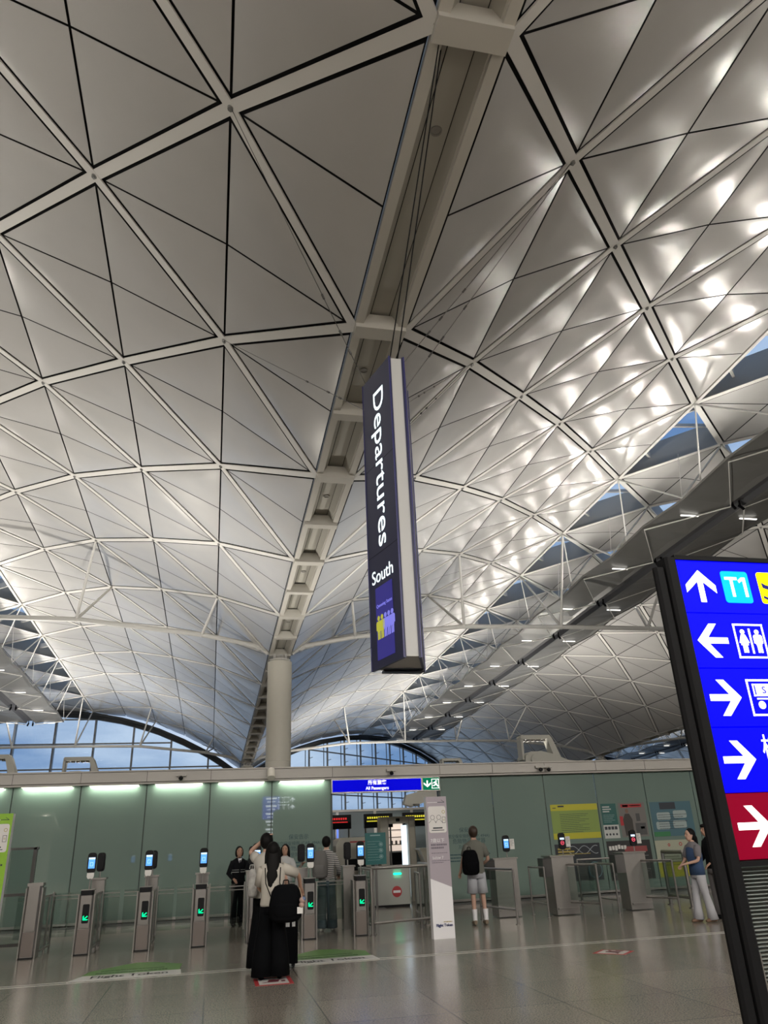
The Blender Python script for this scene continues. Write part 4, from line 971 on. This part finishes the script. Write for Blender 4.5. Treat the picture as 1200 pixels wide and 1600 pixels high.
# fill uplights added on posts and unseen towers to brighten the vaults
UPLIGHT_FILL_W = 6000.0
def uplight(x, y, z, e, label):
    t = thing('fill_uplight', label, 'lamp', (x,y,z))
    m = MB(); m.tube((x,y,z),(x,y,z+.12),.2,16,.26); m.build('housing', STEEL_D, t); m = MB(); m.tube((x,y,z+.12),(x,y,z+.125),.24,16); m.build('lens', STRIP, t)
    ld = bpy.data.lights.new('uplight', 'SPOT'); ld.energy = e; ld.color = (1,.95,.87); ld.spot_size = math.radians(140); ld.spot_blend = .8; ld.shadow_soft_size = .25
    lo = bpy.data.objects.new('uplight', ld); COL.objects.link(lo); lo.parent = t; lo.location = (0,0,.2); lo.rotation_euler = (PI,0,0)
for (x, y, lb, new) in ((11.6,28.8,'uplight standing behind the large air tower at right',2), (-4.3,28.8,'uplight standing behind the left air tower',2),
                        (-9,-6,'uplight on the air tower behind the camera, left',1), (13,-6,'uplight on the air tower behind the camera, right',1), (30,2,'uplight on the air tower far right, outside the photo',1), (-14,8,'uplight on the air tower far left, outside the photo',1), (-12,46,'uplight standing in the left vault beyond the glass wall',2), (-12,66,'uplight standing near the left window wall',2), (14,72,'uplight standing near the middle window wall',2), (24,55,'uplight standing in the middle vault beyond the glass wall',2), (58,60,'uplight standing in the right vault beyond the glass wall',2)):
    if new == 1: air_tower(x, y, 3.0, .8, lb.replace('uplight on the ', 'beige '))  # unseen extra towers, added to carry fill uplights
    z = {0:3.75,1:3.4,2:2.6}[new]
    if new == 2:
        t = thing('fill_lamp_post', lb.replace('uplight standing','plain post carrying an uplight'), 'post', (x,y,0)); m = MB(); m.lathe([(.25,0),(.22,.1),(.12,.2),(.10,2.4),(.2,2.6)], (x,y,0), 16); m.build('post', COLM, t)  # posts added only to hold the fill uplights
    uplight(x, y, z, UPLIGHT_FILL_W*(1.45 if new == 2 and y > 40 else (1.9 if new == 1 else 1)), lb)

def fill_pendant(x, y, z, e, label):  # unseen pendants added as fill for the lower hall
    t = thing('fill_pendant_lamp', label, 'lamp', (x,y,z), group='added fill pendant lamps behind the camera')
    m = MB(); m.lathe([(.12,.3),(.34,.22),(.42,.02),(.38,0)], (x,y,z), 20); m.build('shade', WHT, t, smooth=True)
    m = MB(); m.lathe([(.01,-.005),(.36,-.005),(.36,.0)], (x,y,z), 20); m.build('lens', STRIP, t)
    ld = bpy.data.lights.new('downlight', 'AREA'); ld.shape = 'DISK'; ld.size = .7; ld.energy = e; ld.color = (1,.94,.86)
    lo = bpy.data.objects.new('downlight', ld); COL.objects.link(lo); lo.parent = t; lo.location = (0,0,-.02); lo.rotation_euler = (.45,0,0)
PENDANT_FILL_W = 1350.0
for i, x in enumerate((-18,-9,0,9,18,27)):
    for j, y in enumerate((-13,-5)): fill_pendant(x, y, 9.5, PENDANT_FILL_W, 'added fill pendant lamp behind the camera, %s of its row of six, %s row' % ('first second third fourth fifth sixth'.split()[i], ('rear','front')[j]))
# ------------------------------------------------------------------ people
SKIN = mat('skin', (.38,.22,.15), .55); SKIN_L = mat('skin_pale', (.45,.28,.21), .55)
HAIR = mat('hair_black', (.004,.0035,.0035), .6, spec=.15); HAIR_B = mat('hair_brown', (.035,.02,.013), .5)
def skinmesh(name, V_, E_, R_, m, parent, lv=1, extra=None):
    me = bpy.data.meshes.new(name); me.from_pydata([tuple(v) for v in V_], E_, [])
    o = bpy.data.objects.new(name, me); COL.objects.link(o)
    md = o.modifiers.new('s', 'SKIN'); md.use_smooth_shade = True
    for i, r in enumerate(R_):
        me.skin_vertices[0].data[i].radius = r if isinstance(r, tuple) else (r, r); me.skin_vertices[0].data[i].use_root = (i == 0)
    sb = o.modifiers.new('b', 'SUBSURF'); sb.levels = lv; sb.render_levels = lv
    dg = bpy.context.evaluated_depsgraph_get(); me2 = bpy.data.meshes.new_from_object(o.evaluated_get(dg)); bpy.data.objects.remove(o)
    if extra:
        bm = bmesh.new(); bm.from_mesh(me2)
        for c, r, s in extra: bmesh.ops.create_uvsphere(bm, u_segments=16, v_segments=12, radius=r, matrix=Matrix.Translation(c) @ Matrix.Diagonal((*s,1)))
        bm.to_mesh(me2); bm.free()
        me2.polygons.foreach_set('use_smooth', [True]*len(me2.polygons))
    me2.name = name; me2.materials.clear(); me2.materials.append(m)
    o = bpy.data.objects.new(name, me2); COL.objects.link(o); o.parent = parent
    return o
def limb(mb, pts, rad, n=14, flat=1.0, sidev=(1,0,0)):
    """tapering closed tube through pts; rad = (across, deep) or number per point"""
    pts = [Vector(p) for p in pts]; k = len(pts); vs = []; fs = []
    sv = Vector(sidev)
    for i, p in enumerate(pts):
        d = (pts[min(i+1,k-1)]-pts[max(i-1,0)]).normalized()
        x = sv-d*sv.dot(d)
        if x.length < .2: x = d.orthogonal()
        x.normalize(); y = d.cross(x); r = rad[i]; rx, ry = r if isinstance(r, tuple) else (r, r*flat)
        for j in range(n):
            a = 2*PI*j/n; vs.append(p+x*rx*math.cos(a)+y*ry*math.sin(a))
    for i in range(k-1):
        for j in range(n): fs.append((i*n+j, i*n+(j+1)%n, (i+1)*n+(j+1)%n, (i+1)*n+j))
    fs += [tuple(range(n-1,-1,-1)), tuple(range((k-1)*n, k*n))]
    return mb.add(vs, fs)
def hand(V_, E_, R_, wi, w_, d, side, curl=.5):
    """palm + five fingers added to the skeleton; d = direction the hand points"""
    d = Vector(d).normalized(); up = Vector((0,0,1)) if abs(d.z) < .8 else Vector((0,1,0))
    x = d.cross(up).normalized()*side; nrm = x.cross(d).normalized()*side
    p = w_+d*.05; V_.append(p); E_.append((wi,len(V_)-1)); R_.append((.036,.018)); pi = len(V_)-1
    for i, (ox, ln) in enumerate(((-.027,.068),(-.009,.078),(.009,.074),(.027,.058))):
        a = p+d*.045+x*ox; b = a+(d*(1-.3*curl)-nrm*curl*.6)*ln*.55; c = b+(d*(1-.8*curl)-nrm*curl)*ln*.5
        for q in (a,b,c): V_.append(q)
        n_ = len(V_); E_.extend([(pi,n_-3),(n_-3,n_-2),(n_-2,n_-1)]); R_.extend([.0105,.0095,.0075])
    a = w_+d*.03-x*.035; b = a+(d*.6-x*.5)*.045
    V_.extend([a,b]); n_ = len(V_); E_.extend([(wi,n_-2),(n_-2,n_-1)]); R_.extend([.012,.009])
def person(label, loc, rz, H, elbL, wrL, elbR, wrR, top, topc, legs, legc, shoe, hair='short', hairm=HAIR, feet=((-.11,0),(.11,0)), skin=SKIN, hem=.88, sleeve=.55, lean=0, build=1.0, faced=True, extra=None, headturn=0, curl=.5):
    s = H/1.72; t = thing('person', label, 'person', (0,0,0))
    def v(x,y,z): return Vector((x*s, y*s, z*s))
    b = build
    lf, rf = feet
    V_ = [v(0,0,.95), v(0,0,1.10), v(0,lean*.5,1.28), v(0,lean,1.42), v(0,lean+.0,1.50), v(0,lean+.015,1.555)]
    E_ = [(0,1),(1,2),(2,3),(3,4),(4,5)]; R_ = [(.135*b*s,.095*s),(.12*b*s,.088*s),(.12*b*s,.085*s),(.06*s,.05*s),(.05*s,.05*s),(.052*s,.055*s)]
    for sd, el, wr in ((-1,elbL,wrL),(1,elbR,wrR)):
        sh = v(sd*.155*b, lean-.005, 1.385); V_.append(sh); si = len(V_)-1; E_.append((3,si)); R_.append(.042*s)
        V_ += [v(*el), v(*wr)]; E_ += [(si,si+1),(si+1,si+2)]; R_ += [.038*s,.024*s]
        hand(V_, E_, R_, si+2, v(*wr), v(*wr)-v(*el), sd, curl)
    for sd, ft in ((-1,lf),(1,rf)):
        hp = v(sd*.085, 0, .90); kn = v((sd*.085+ft[0])/2, ft[1]*.5+.02, .50); an = v(ft[0], ft[1]-.02, .09)
        V_ += [hp, kn, an, v(ft[0], ft[1]+.12, .035)]; n_ = len(V_); E_ += [(0,n_-4),(n_-4,n_-3),(n_-3,n_-2),(n_-2,n_-1)]; R_ += [.078*s,.052*s,.036*s,.032*s]
    hc = v(0, lean+.02, 1.615); hr = .1*s
    skinmesh('body', V_, E_, R_, skin, t, 1, extra=[(hc, hr, (.80,.95,1.12)), (hc+v(0,.03,-.05), hr*.72, (.82,.95,1.0)), (hc+v(0,.102,-.012), .016*s, (.8,1.1,1.5)), (hc+v(.078,0,-.005), .022*s, (.4,.8,1.3)), (hc+v(-.078,0,-.005), .022*s, (.4,.8,1.3))])
    if faced:
        m = MB()
        for sx in (-1,1): m.ball(hc+v(sx*.031,.083,.012), .011*s, 1.3,.6,.6, 8, 6); m.bar(hc+v(sx*.05,.086,.035), hc+v(sx*.015,.092,.037), .006*s,.006*s)
        m.build('eyes', HAIR, t); m = MB(); m.ball(hc+v(0,.09,-.055), .02*s, 1.1,.4,.35, 10, 6); m.build('mouth', mat('lips', (.25,.08,.07), .5), t)
    # hair
    m = MB(); hv = []
    def hp_(u_, w_): return u_, w_
    m.ball(hc+v(0,-.030,.024), hr*1.06, .88, 1.0, 1.03, 18, 12)
    if hair == 'short': m.ball(hc+v(0,-.035,-.01), hr*.98, .86,.85,.85, 16, 10); m.ball(hc+v(0,.03,.075), hr*.8, .9,.95,.55, 16, 8)
    if hair == 'bob': 
        m.ball(hc+v(0,-.04,-.03), hr*1.05, .92,.72,1.15, 16, 10); 
        for sx in (-1,1): m.ball(hc+v(sx*.078,-.01,-.02), hr*.5, .5,1.1,1.7, 12, 8)
    if hair == 'long':
        limb(m, [hc+v(0,-.03,.05), hc+v(0,-.055,-.06), hc+v(0,-.085+lean*0,-.20), hc+v(-.01,-.125,-.33), hc+v(-.02,-.125,-.45), hc+v(-.03,-.115,-.56)], [(.085*s,.075*s),(.098*s,.07*s),(.095*s,.05*s),(.082*s,.035*s),(.052*s,.022*s),(.012*s,.008*s)], 18)
        for sx in (-1,1): limb(m, [hc+v(sx*.06,.0,.05), hc+v(sx*.085,.0,-.06), hc+v(sx*.10,-.03,-.17)], [(.04*s,.05*s),(.035*s,.05*s),(.02*s,.03*s)], 12)
    if hair == 'tied': m.ball(hc+v(0,-.04,-.02), hr*1.0, .86,.85,1.05, 16, 10); limb(m, [hc+v(0,-.08,.03), hc+v(0,-.12,-.06), hc+v(0,-.13,-.17), hc+v(0,-.11,-.25)], [(.04*s,.04*s),(.06*s,.045*s),(.05*s,.04*s),(.015*s,.015*s)], 12)
    m.build('hair', hairm, t, smooth=True)
    # upper garment
    m = MB()
    limb(m, [v(0,0,hem), v(0,.0,hem+.03), v(0,0,1.05), v(0,lean*.5,1.22), v(0,lean*.8,1.36), v(0,lean,1.42), v(0,lean,1.455), v(0,lean,1.485)],
         [(.165*b*s,.125*s),(.172*b*s,.13*s),(.155*b*s,.12*s),(.172*b*s,.13*s),(.185*b*s,.12*s),(.175*b*s,.095*s),(.115*b*s,.078*s),(.062*s,.06*s)], 20)
    for sd, el, wr in ((-1,elbL,wrL),(1,elbR,wrR)):
        sh = v(sd*.135*b, lean-.005, 1.395); e_ = v(*el); w_ = v(*wr)
        if sleeve <= .6: q = sh.lerp(e_, sleeve/.6*.92); limb(m, [sh, sh.lerp(q,.35), q], [.07*s,.077*s,.066*s], 14)
        else: limb(m, [sh, sh.lerp(e_,.5), e_, e_.lerp(w_,.5), w_], [.072*s,.066*s,.055*s,.048*s,.04*s], 14)
    m.build(top, topc, t, smooth='all')
    # legwear
    if legs is not None:
        kind, wk, wa, zb = legs; m = MB()
        limb(m, [v(0,0,.80), v(0,0,.88), v(0,0,1.0)], [(.165*b*s,.125*s),(.168*b*s,.13*s),(.14*b*s,.11*s)], 20)
        for sd, ft in ((-1,lf),(1,rf)):
            kx = (sd*.085+ft[0])/2; zb_ = zb
            if kind == 'shorts': limb(m, [v(sd*.08,0,.90), v(sd*.09,.01,.72), v(sd*.10,.015,zb)], [(.098*s,.105*s),(.10*s,.10*s),(wk*s,wk*s)], 16)
            else: limb(m, [v(sd*.08,0,.90), v(sd*.085,.005,.75), v(kx,ft[1]*.5+.015,.50), v(ft[0],ft[1]*.8,.25), v(ft[0],ft[1],zb)], [(.095*s,.105*s),(.092*s,.10*s),(wk*s,wk*s),((wk+wa)/2*s,(wk+wa)/2*s),(wa*s,wa*1.1*s)], 16)
        m.build('shorts' if kind == 'shorts' else 'trousers', legc, t, smooth='all')
    # shoes
    for sd, ft in ((-1,lf),(1,rf)):
        m = MB(); limb(m, [v(ft[0],ft[1]-.085,.045), v(ft[0],ft[1]-.06,.052), v(ft[0],ft[1]+.04,.050), v(ft[0],ft[1]+.13,.034), v(ft[0],ft[1]+.175,.026)], [(.025*s,.035*s),(.038*s,.050*s),(.042*s,.048*s),(.042*s,.032*s),(.020*s,.02*s)], 14)
        m.build('shoe', shoe, t, smooth=True)
    if extra: extra(t, v, s)
    t.location = loc; t.rotation_euler = (0,0,rz)
    return t
CREAMF = mat('cream_cotton', (.42,.39,.34), .9, noise=(5,.08,3)); BLACKF = mat('black_cloth', (.003,.0033,.004), .9, spec=.08); NAVYF = mat('uniform_black', (.006,.0065,.008), .85, spec=.1)
WIDE = ('t', .115, .145, .045)
def w_extra(t, v, s):
    m = MB()
    for sx in (-1,1): limb(m, [v(sx*.11,-.09,1.40), v(sx*.10,-.14,1.2), v(sx*.08+.06,-.17,1.02)], [(.007*s,.004*s)]*3, 6)
    m.build('strap', BLACKF, t)
person('long-haired woman in cream top and wide black trousers, arm out, seen from behind', (.84,11.38,0), -.05, 1.62,
       (-.20,.10,1.14), (-.06,.26,1.03), (.38,.10,1.29), (.42,.24,1.12), 'blouse', CREAMF, WIDE, BLACKF, BLACKF, hair='long', hem=.90, sleeve=.58, feet=((-.13,0),(.12,.02)), extra=w_extra)
person('dark-haired man raising his bare left arm to his head, behind the long-haired woman', (.80,12.15,0), -.35, 1.75,
       (-.27,.08,1.50), (-.04,.02,1.66), (.26,.10,1.14), (.24,.26,1.0), 'shirt', mat('offwhite_cotton', (.40,.38,.34), .9), ('t',.10,.115,.05), BLACKF, WHITE_P, hair='short', skin=SKIN_L, sleeve=.35, feet=((-.13,-.02),(.10,.08)))
# their bags
def backpack(name, label, loc, rz, w, h, d, z, m1, group=None, more=None):
    t = thing(name, label, 'bag'); m = MB()
    limb(m, [(0,0,z),(0,-.01,z+h*.08),(0,-.015,z+h*.45),(0,-.01,z+h*.8),(0,0,z+h*.95),(0,0,z+h)], [(w*.42,d*.42),(w*.5,d*.5),(w*.52,d*.52),(w*.45,d*.48),(w*.36,d*.40),(w*.24,d*.2)], 20); m.build('main_bag', m1, t, smooth='all')
    m = MB(); limb(m, [(0,-d*.42,z+h*.1),(0,-d*.5,z+h*.2),(0,-d*.5,z+h*.42),(0,-d*.42,z+h*.5)], [(w*.28,d*.12),(w*.36,d*.18),(w*.36,d*.18),(w*.25,d*.1)], 14); m.build('front_pocket', m1, t, smooth=True)
    m = MB(); m.path([(-.04,.02,z+h),(-.03,.02,z+h+.05),(.03,.02,z+h+.05),(.04,.02,z+h)], .007, 6); m.build('grab_handle', m1, t)
    if more: more(t, w, h, d, z)
    t.location = loc; t.rotation_euler = (0,0,rz); tag(t, group=group); return t
def charm(t, w, h, d, z):
    m = MB(); m.tube((w*.42,-.06,z+h*.9),(w*.52,-.10,z+h*.62),.005,5); m.build('charm_cord', mat('tan', (.3,.22,.14), .7), t)
    m = MB(); m.ball((w*.52,-.12,z+h*.55), .04); m.ball((w*.50,-.12,z+h*.42), .035); m.build('plush_charm', mat('plush_pink', (.38,.26,.22), .9), t, smooth=True)
    m = MB(); m.ball((w*.56,-.13,z+h*.58), .028); m.build('plush_charm', mat('plush_blue', (.12,.17,.28), .9), t, smooth=True)
    m = MB(); m.box(w*.36,w*.54,-.13,-.11,z+h*.18,z+h*.36); m.build('tag', WHITE_P, t)
backpack('black_backpack', 'large black backpack with a pink plush charm hanging low on the long-haired woman', (1.0,11.12,0), -.1, .42, .42, .22, .69, BLACKF, more=charm)
backpack('patterned_bag', 'pale patterned bag hanging at the left side behind the couple', (.60,12.02,0), .5, .13, .36, .12, .94, mat('patterned_cloth', (.36,.35,.33), .9, noise=(14,.5,3)))
t = thing('suitcase', 'black upright suitcase with pale printed strap beside the couple', 'suitcase', (1.13,12.3,0))
m = MB(); m.prism(rrect(.36,.24,.05,1.10,12.3), .06,.70); m.build('shell', BLACKF, t)
for dx in (-.12,.12):
    for dy in (-.08,.08):
        m = MB(); m.tube((1.10+dx-.012,12.3+dy,.03),(1.10+dx+.012,12.3+dy,.03),.03,12); m.box(1.10+dx-.02,1.10+dx+.02,12.3+dy-.01,12.3+dy+.01,.03,.07); m.build('wheel', BLACK, t)
m = MB()
for dx in (-.08,.08): m.tube((1.10+dx,12.36,.7),(1.10+dx,12.36,.92),.008,6)
m.tube((1.02,12.36,.92),(1.18,12.36,.92),.014,8); m.build('handle', STEEL_D, t)
m = MB(); m.box(1.10,1.155,12.172,12.178,.52,.70); m.box(1.19,1.235,12.172,12.178,.52,.70); m.build('printed_strap', mat('strap_print', (.42,.42,.42), .8, noise=(40,.6,2)), t)

def g_extra(t, v, s):
    m = MB(); limb(m, [v(0,0,1.16), v(0,0,1.175)], [(.186*s,.144*s)]*2, 20); limb(m, [v(0,0,1.21), v(0,0,1.22)], [(.184*s,.142*s)]*2, 20); m.build('reflective_stripe', mat('reflect_grey', (.30,.31,.30), .5), t)
    m = MB(); m.prism([(-.05*s,1.47*s),(.05*s,1.47*s),(.0,1.33*s)], .0,.012, MX((0,.118*s,0),(-1,0,0),(0,0,1))); m.build('shirt_collar', WHITE, t)
    m = MB(); m.prism([(-.012*s,1.43*s),(.012*s,1.43*s),(.018*s,1.12*s),(0,1.09*s),(-.018*s,1.12*s)], .0,.01, MX((0,.135*s,0),(-1,0,0),(0,0,1))); m.build('tie', NAVYF, t)
person('guard in black uniform jacket with grey stripes, white collar and bobbed hair, facing the camera', (.64,19.25,0), PI+.15, 1.62,
       (-.25,.02,1.14), (-.26,.22,1.08), (.25,.02,1.14), (.16,.24,1.02), 'jacket', NAVYF, ('t',.075,.075,.07), NAVYF, BLACKF, hair='bob', sleeve=1, hem=.92, feet=((-.07,.0),(.09,.0)), extra=g_extra)
person('woman with long black hair in a white top facing the camera behind the gates', (1.62,18.3,0), PI-.2, 1.62,
       (-.26,.08,1.12), (-.42,.30,1.28), (.26,.02,1.12), (.14,.24,1.05), 'vest', mat('white_shirt', (.45,.45,.44), .8), ('t',.075,.075,.07), NAVYF, BLACKF, hair='long', hairm=HAIR, sleeve=.6)
person('dark-haired passenger half hidden behind the couple, beyond the gates', (1.0,18.6,0), PI+.5, 1.66,
       (-.25,0,1.12), (-.2,.2,1.0), (.25,0,1.12), (.2,.2,1.0), 'jumper', NAVYF, ('t',.075,.075,.07), NAVYF, BLACKF, hair='short', sleeve=1)
def stripes():
    m = bpy.data.materials.new('striped_knit'); m.use_nodes = True; N = m.node_tree.nodes; L = m.node_tree.links; b = N['Principled BSDF']; b.inputs['Roughness'].default_value = .9
    t = N.new('ShaderNodeTexCoord'); w_ = N.new('ShaderNodeTexWave'); w_.bands_direction = 'Z'; w_.inputs['Scale'].default_value = 9; w_.inputs['Distortion'].default_value = .6
    c = N.new('ShaderNodeValToRGB'); c.color_ramp.interpolation = 'CONSTANT'; c.color_ramp.elements[0].color = (.04,.04,.045,1); c.color_ramp.elements[1].position = .45; c.color_ramp.elements[1].color = (.40,.39,.37,1)
    L.new(t.outputs['Object'], w_.inputs['Vector']); L.new(w_.outputs['Fac'], c.inputs['Fac']); L.new(c.outputs[0], b.inputs['Base Color']); return m
person('passenger in a black and white striped top and loose grey-blue jeans passing the gate', (2.36,16.95,0), -.3, 1.73,
       (-.24,.06,1.13), (-.16,.25,1.08), (.25,.05,1.12), (.22,.22,1.0), 'striped_top', stripes(), ('t',.095,.11,.05), mat('denim_grey', (.075,.105,.12), .9, noise=(4,.15,3)), WHITE_P, hair='short', skin=SKIN_L, sleeve=.8, feet=((-.10,-.06),(.10,.05)))
backpack('grey_backpack', 'plain grey backpack worn by the passenger in stripes', (2.20,16.76,0), -.3, .32, .50, .20, .98, mat('grey_canvas', (.13,.125,.12), .9))
def m_extra(t, v, s):
    for sx, fy in ((-.10,-.02),(.12,.0)):
        m = MB(); limb(m, [v(sx,fy-.02,.08), v(sx,fy-.015,.16), v(sx,fy-.01,.27)], [.042*s,.045*s,.052*s], 14); m.build('sock', WHITE, t, smooth=True)
person('man in an olive-grey t-shirt, pale shorts and white socks at the kiosk, seen from behind', (5.33,16.1,0), -.12, 1.80,
       (-.25,.02,1.12), (-.28,.16,.93), (.27,.02,1.13), (.17,.22,1.02), 'tshirt', mat('olive_grey_cotton', (.135,.135,.115), .9), ('shorts',.105,.1,.54), mat('pale_grey_shorts', (.36,.37,.40), .9), mat('tan_shoe', (.22,.17,.12), .7), hair='short', hairm=HAIR_B, skin=SKIN_L, sleeve=.5, hem=.86, feet=((-.10,0),(.12,.02)), extra=m_extra, build=1.02)
backpack('dark_backpack', 'black backpack slung on the left shoulder of the man in shorts', (5.14,15.86,0), .1, .36, .44, .20, .93, BLACKF)
def v_extra(t, v, s):
    m = MB(); limb(m, [v(0,0,.86), v(0,0,1.05), v(0,0,1.22), v(0,0,1.36), v(0,0,1.41)], [(.18*s,.14*s),(.168*s,.135*s),(.185*s,.145*s),(.165*s,.132*s),(.11*s,.09*s)], 20); m.build('denim_vest', mat('denim_blue', (.03,.06,.13), .9, noise=(5,.25,3)), t, smooth='all')
person('woman in a blue denim vest and flared pale trousers standing side-on at right', (8.98,13.95,0), PI/2+.1, 1.57,
       (-.23,.10,1.13), (-.10,.30,1.08), (.23,.08,1.12), (.10,.28,1.05), 'tshirt', mat('grey_tee', (.16,.15,.16), .9), ('t',.068,.10,.05), mat('pale_trousers', (.36,.36,.38), .9), mat('brown_sandal', (.14,.08,.05), .7), hair='tied', sleeve=.5, hem=.90, feet=((-.09,-.10),(.09,.10)), extra=v_extra, skin=SKIN_L)
person('person in a dark top and grey trousers mostly hidden by the black totem', (9.62,14.35,0), PI/2, 1.65,
       (-.24,.02,1.12), (-.2,.2,1.0), (.24,.02,1.12), (.2,.2,1.0), 'jumper', NAVYF, ('t',.072,.075,.06), mat('grey_trousers', (.17,.16,.16), .9), BLACKF, hair='short', sleeve=1)
person('staff member in a white shirt beyond the gates, left of the baggage scanner', (3.0,22.6,0), PI/2, 1.70,
       (-.24,.02,1.12), (-.2,.2,1.0), (.24,.02,1.12), (.2,.2,1.0), 'shirt', mat('white_shirt'), ('t',.072,.075,.06), NAVYF, BLACKF, hair='short', sleeve=.5)
t = person('person with long hair at a blue monitor beyond the detector arch', (6.9,25.2,0), -.4, 1.60,
       (-.24,.02,1.12), (-.2,.2,1.0), (.24,.02,1.12), (.2,.2,1.0), 'jumper', NAVYF, ('t',.072,.075,.06), NAVYF, BLACKF, hair='long', sleeve=1)
t = thing('monitor', 'small blue-lit monitor on the cream counter', 'monitor', (6.55,23.1,1.4)); m = MB(); m.box(6.4,6.7,23.1,23.13,1.46,1.70); m.box(6.53,6.57,23.1,23.14,1.4,1.46); m.build('case', BLACK, t); m = MB(); m.box(6.415,6.685,23.097,23.1,1.475,1.685); m.build('screen', mat('monitor_blue', (.05,.1,.5), .4, emit=(.08,.12,.6), estr=1), t)
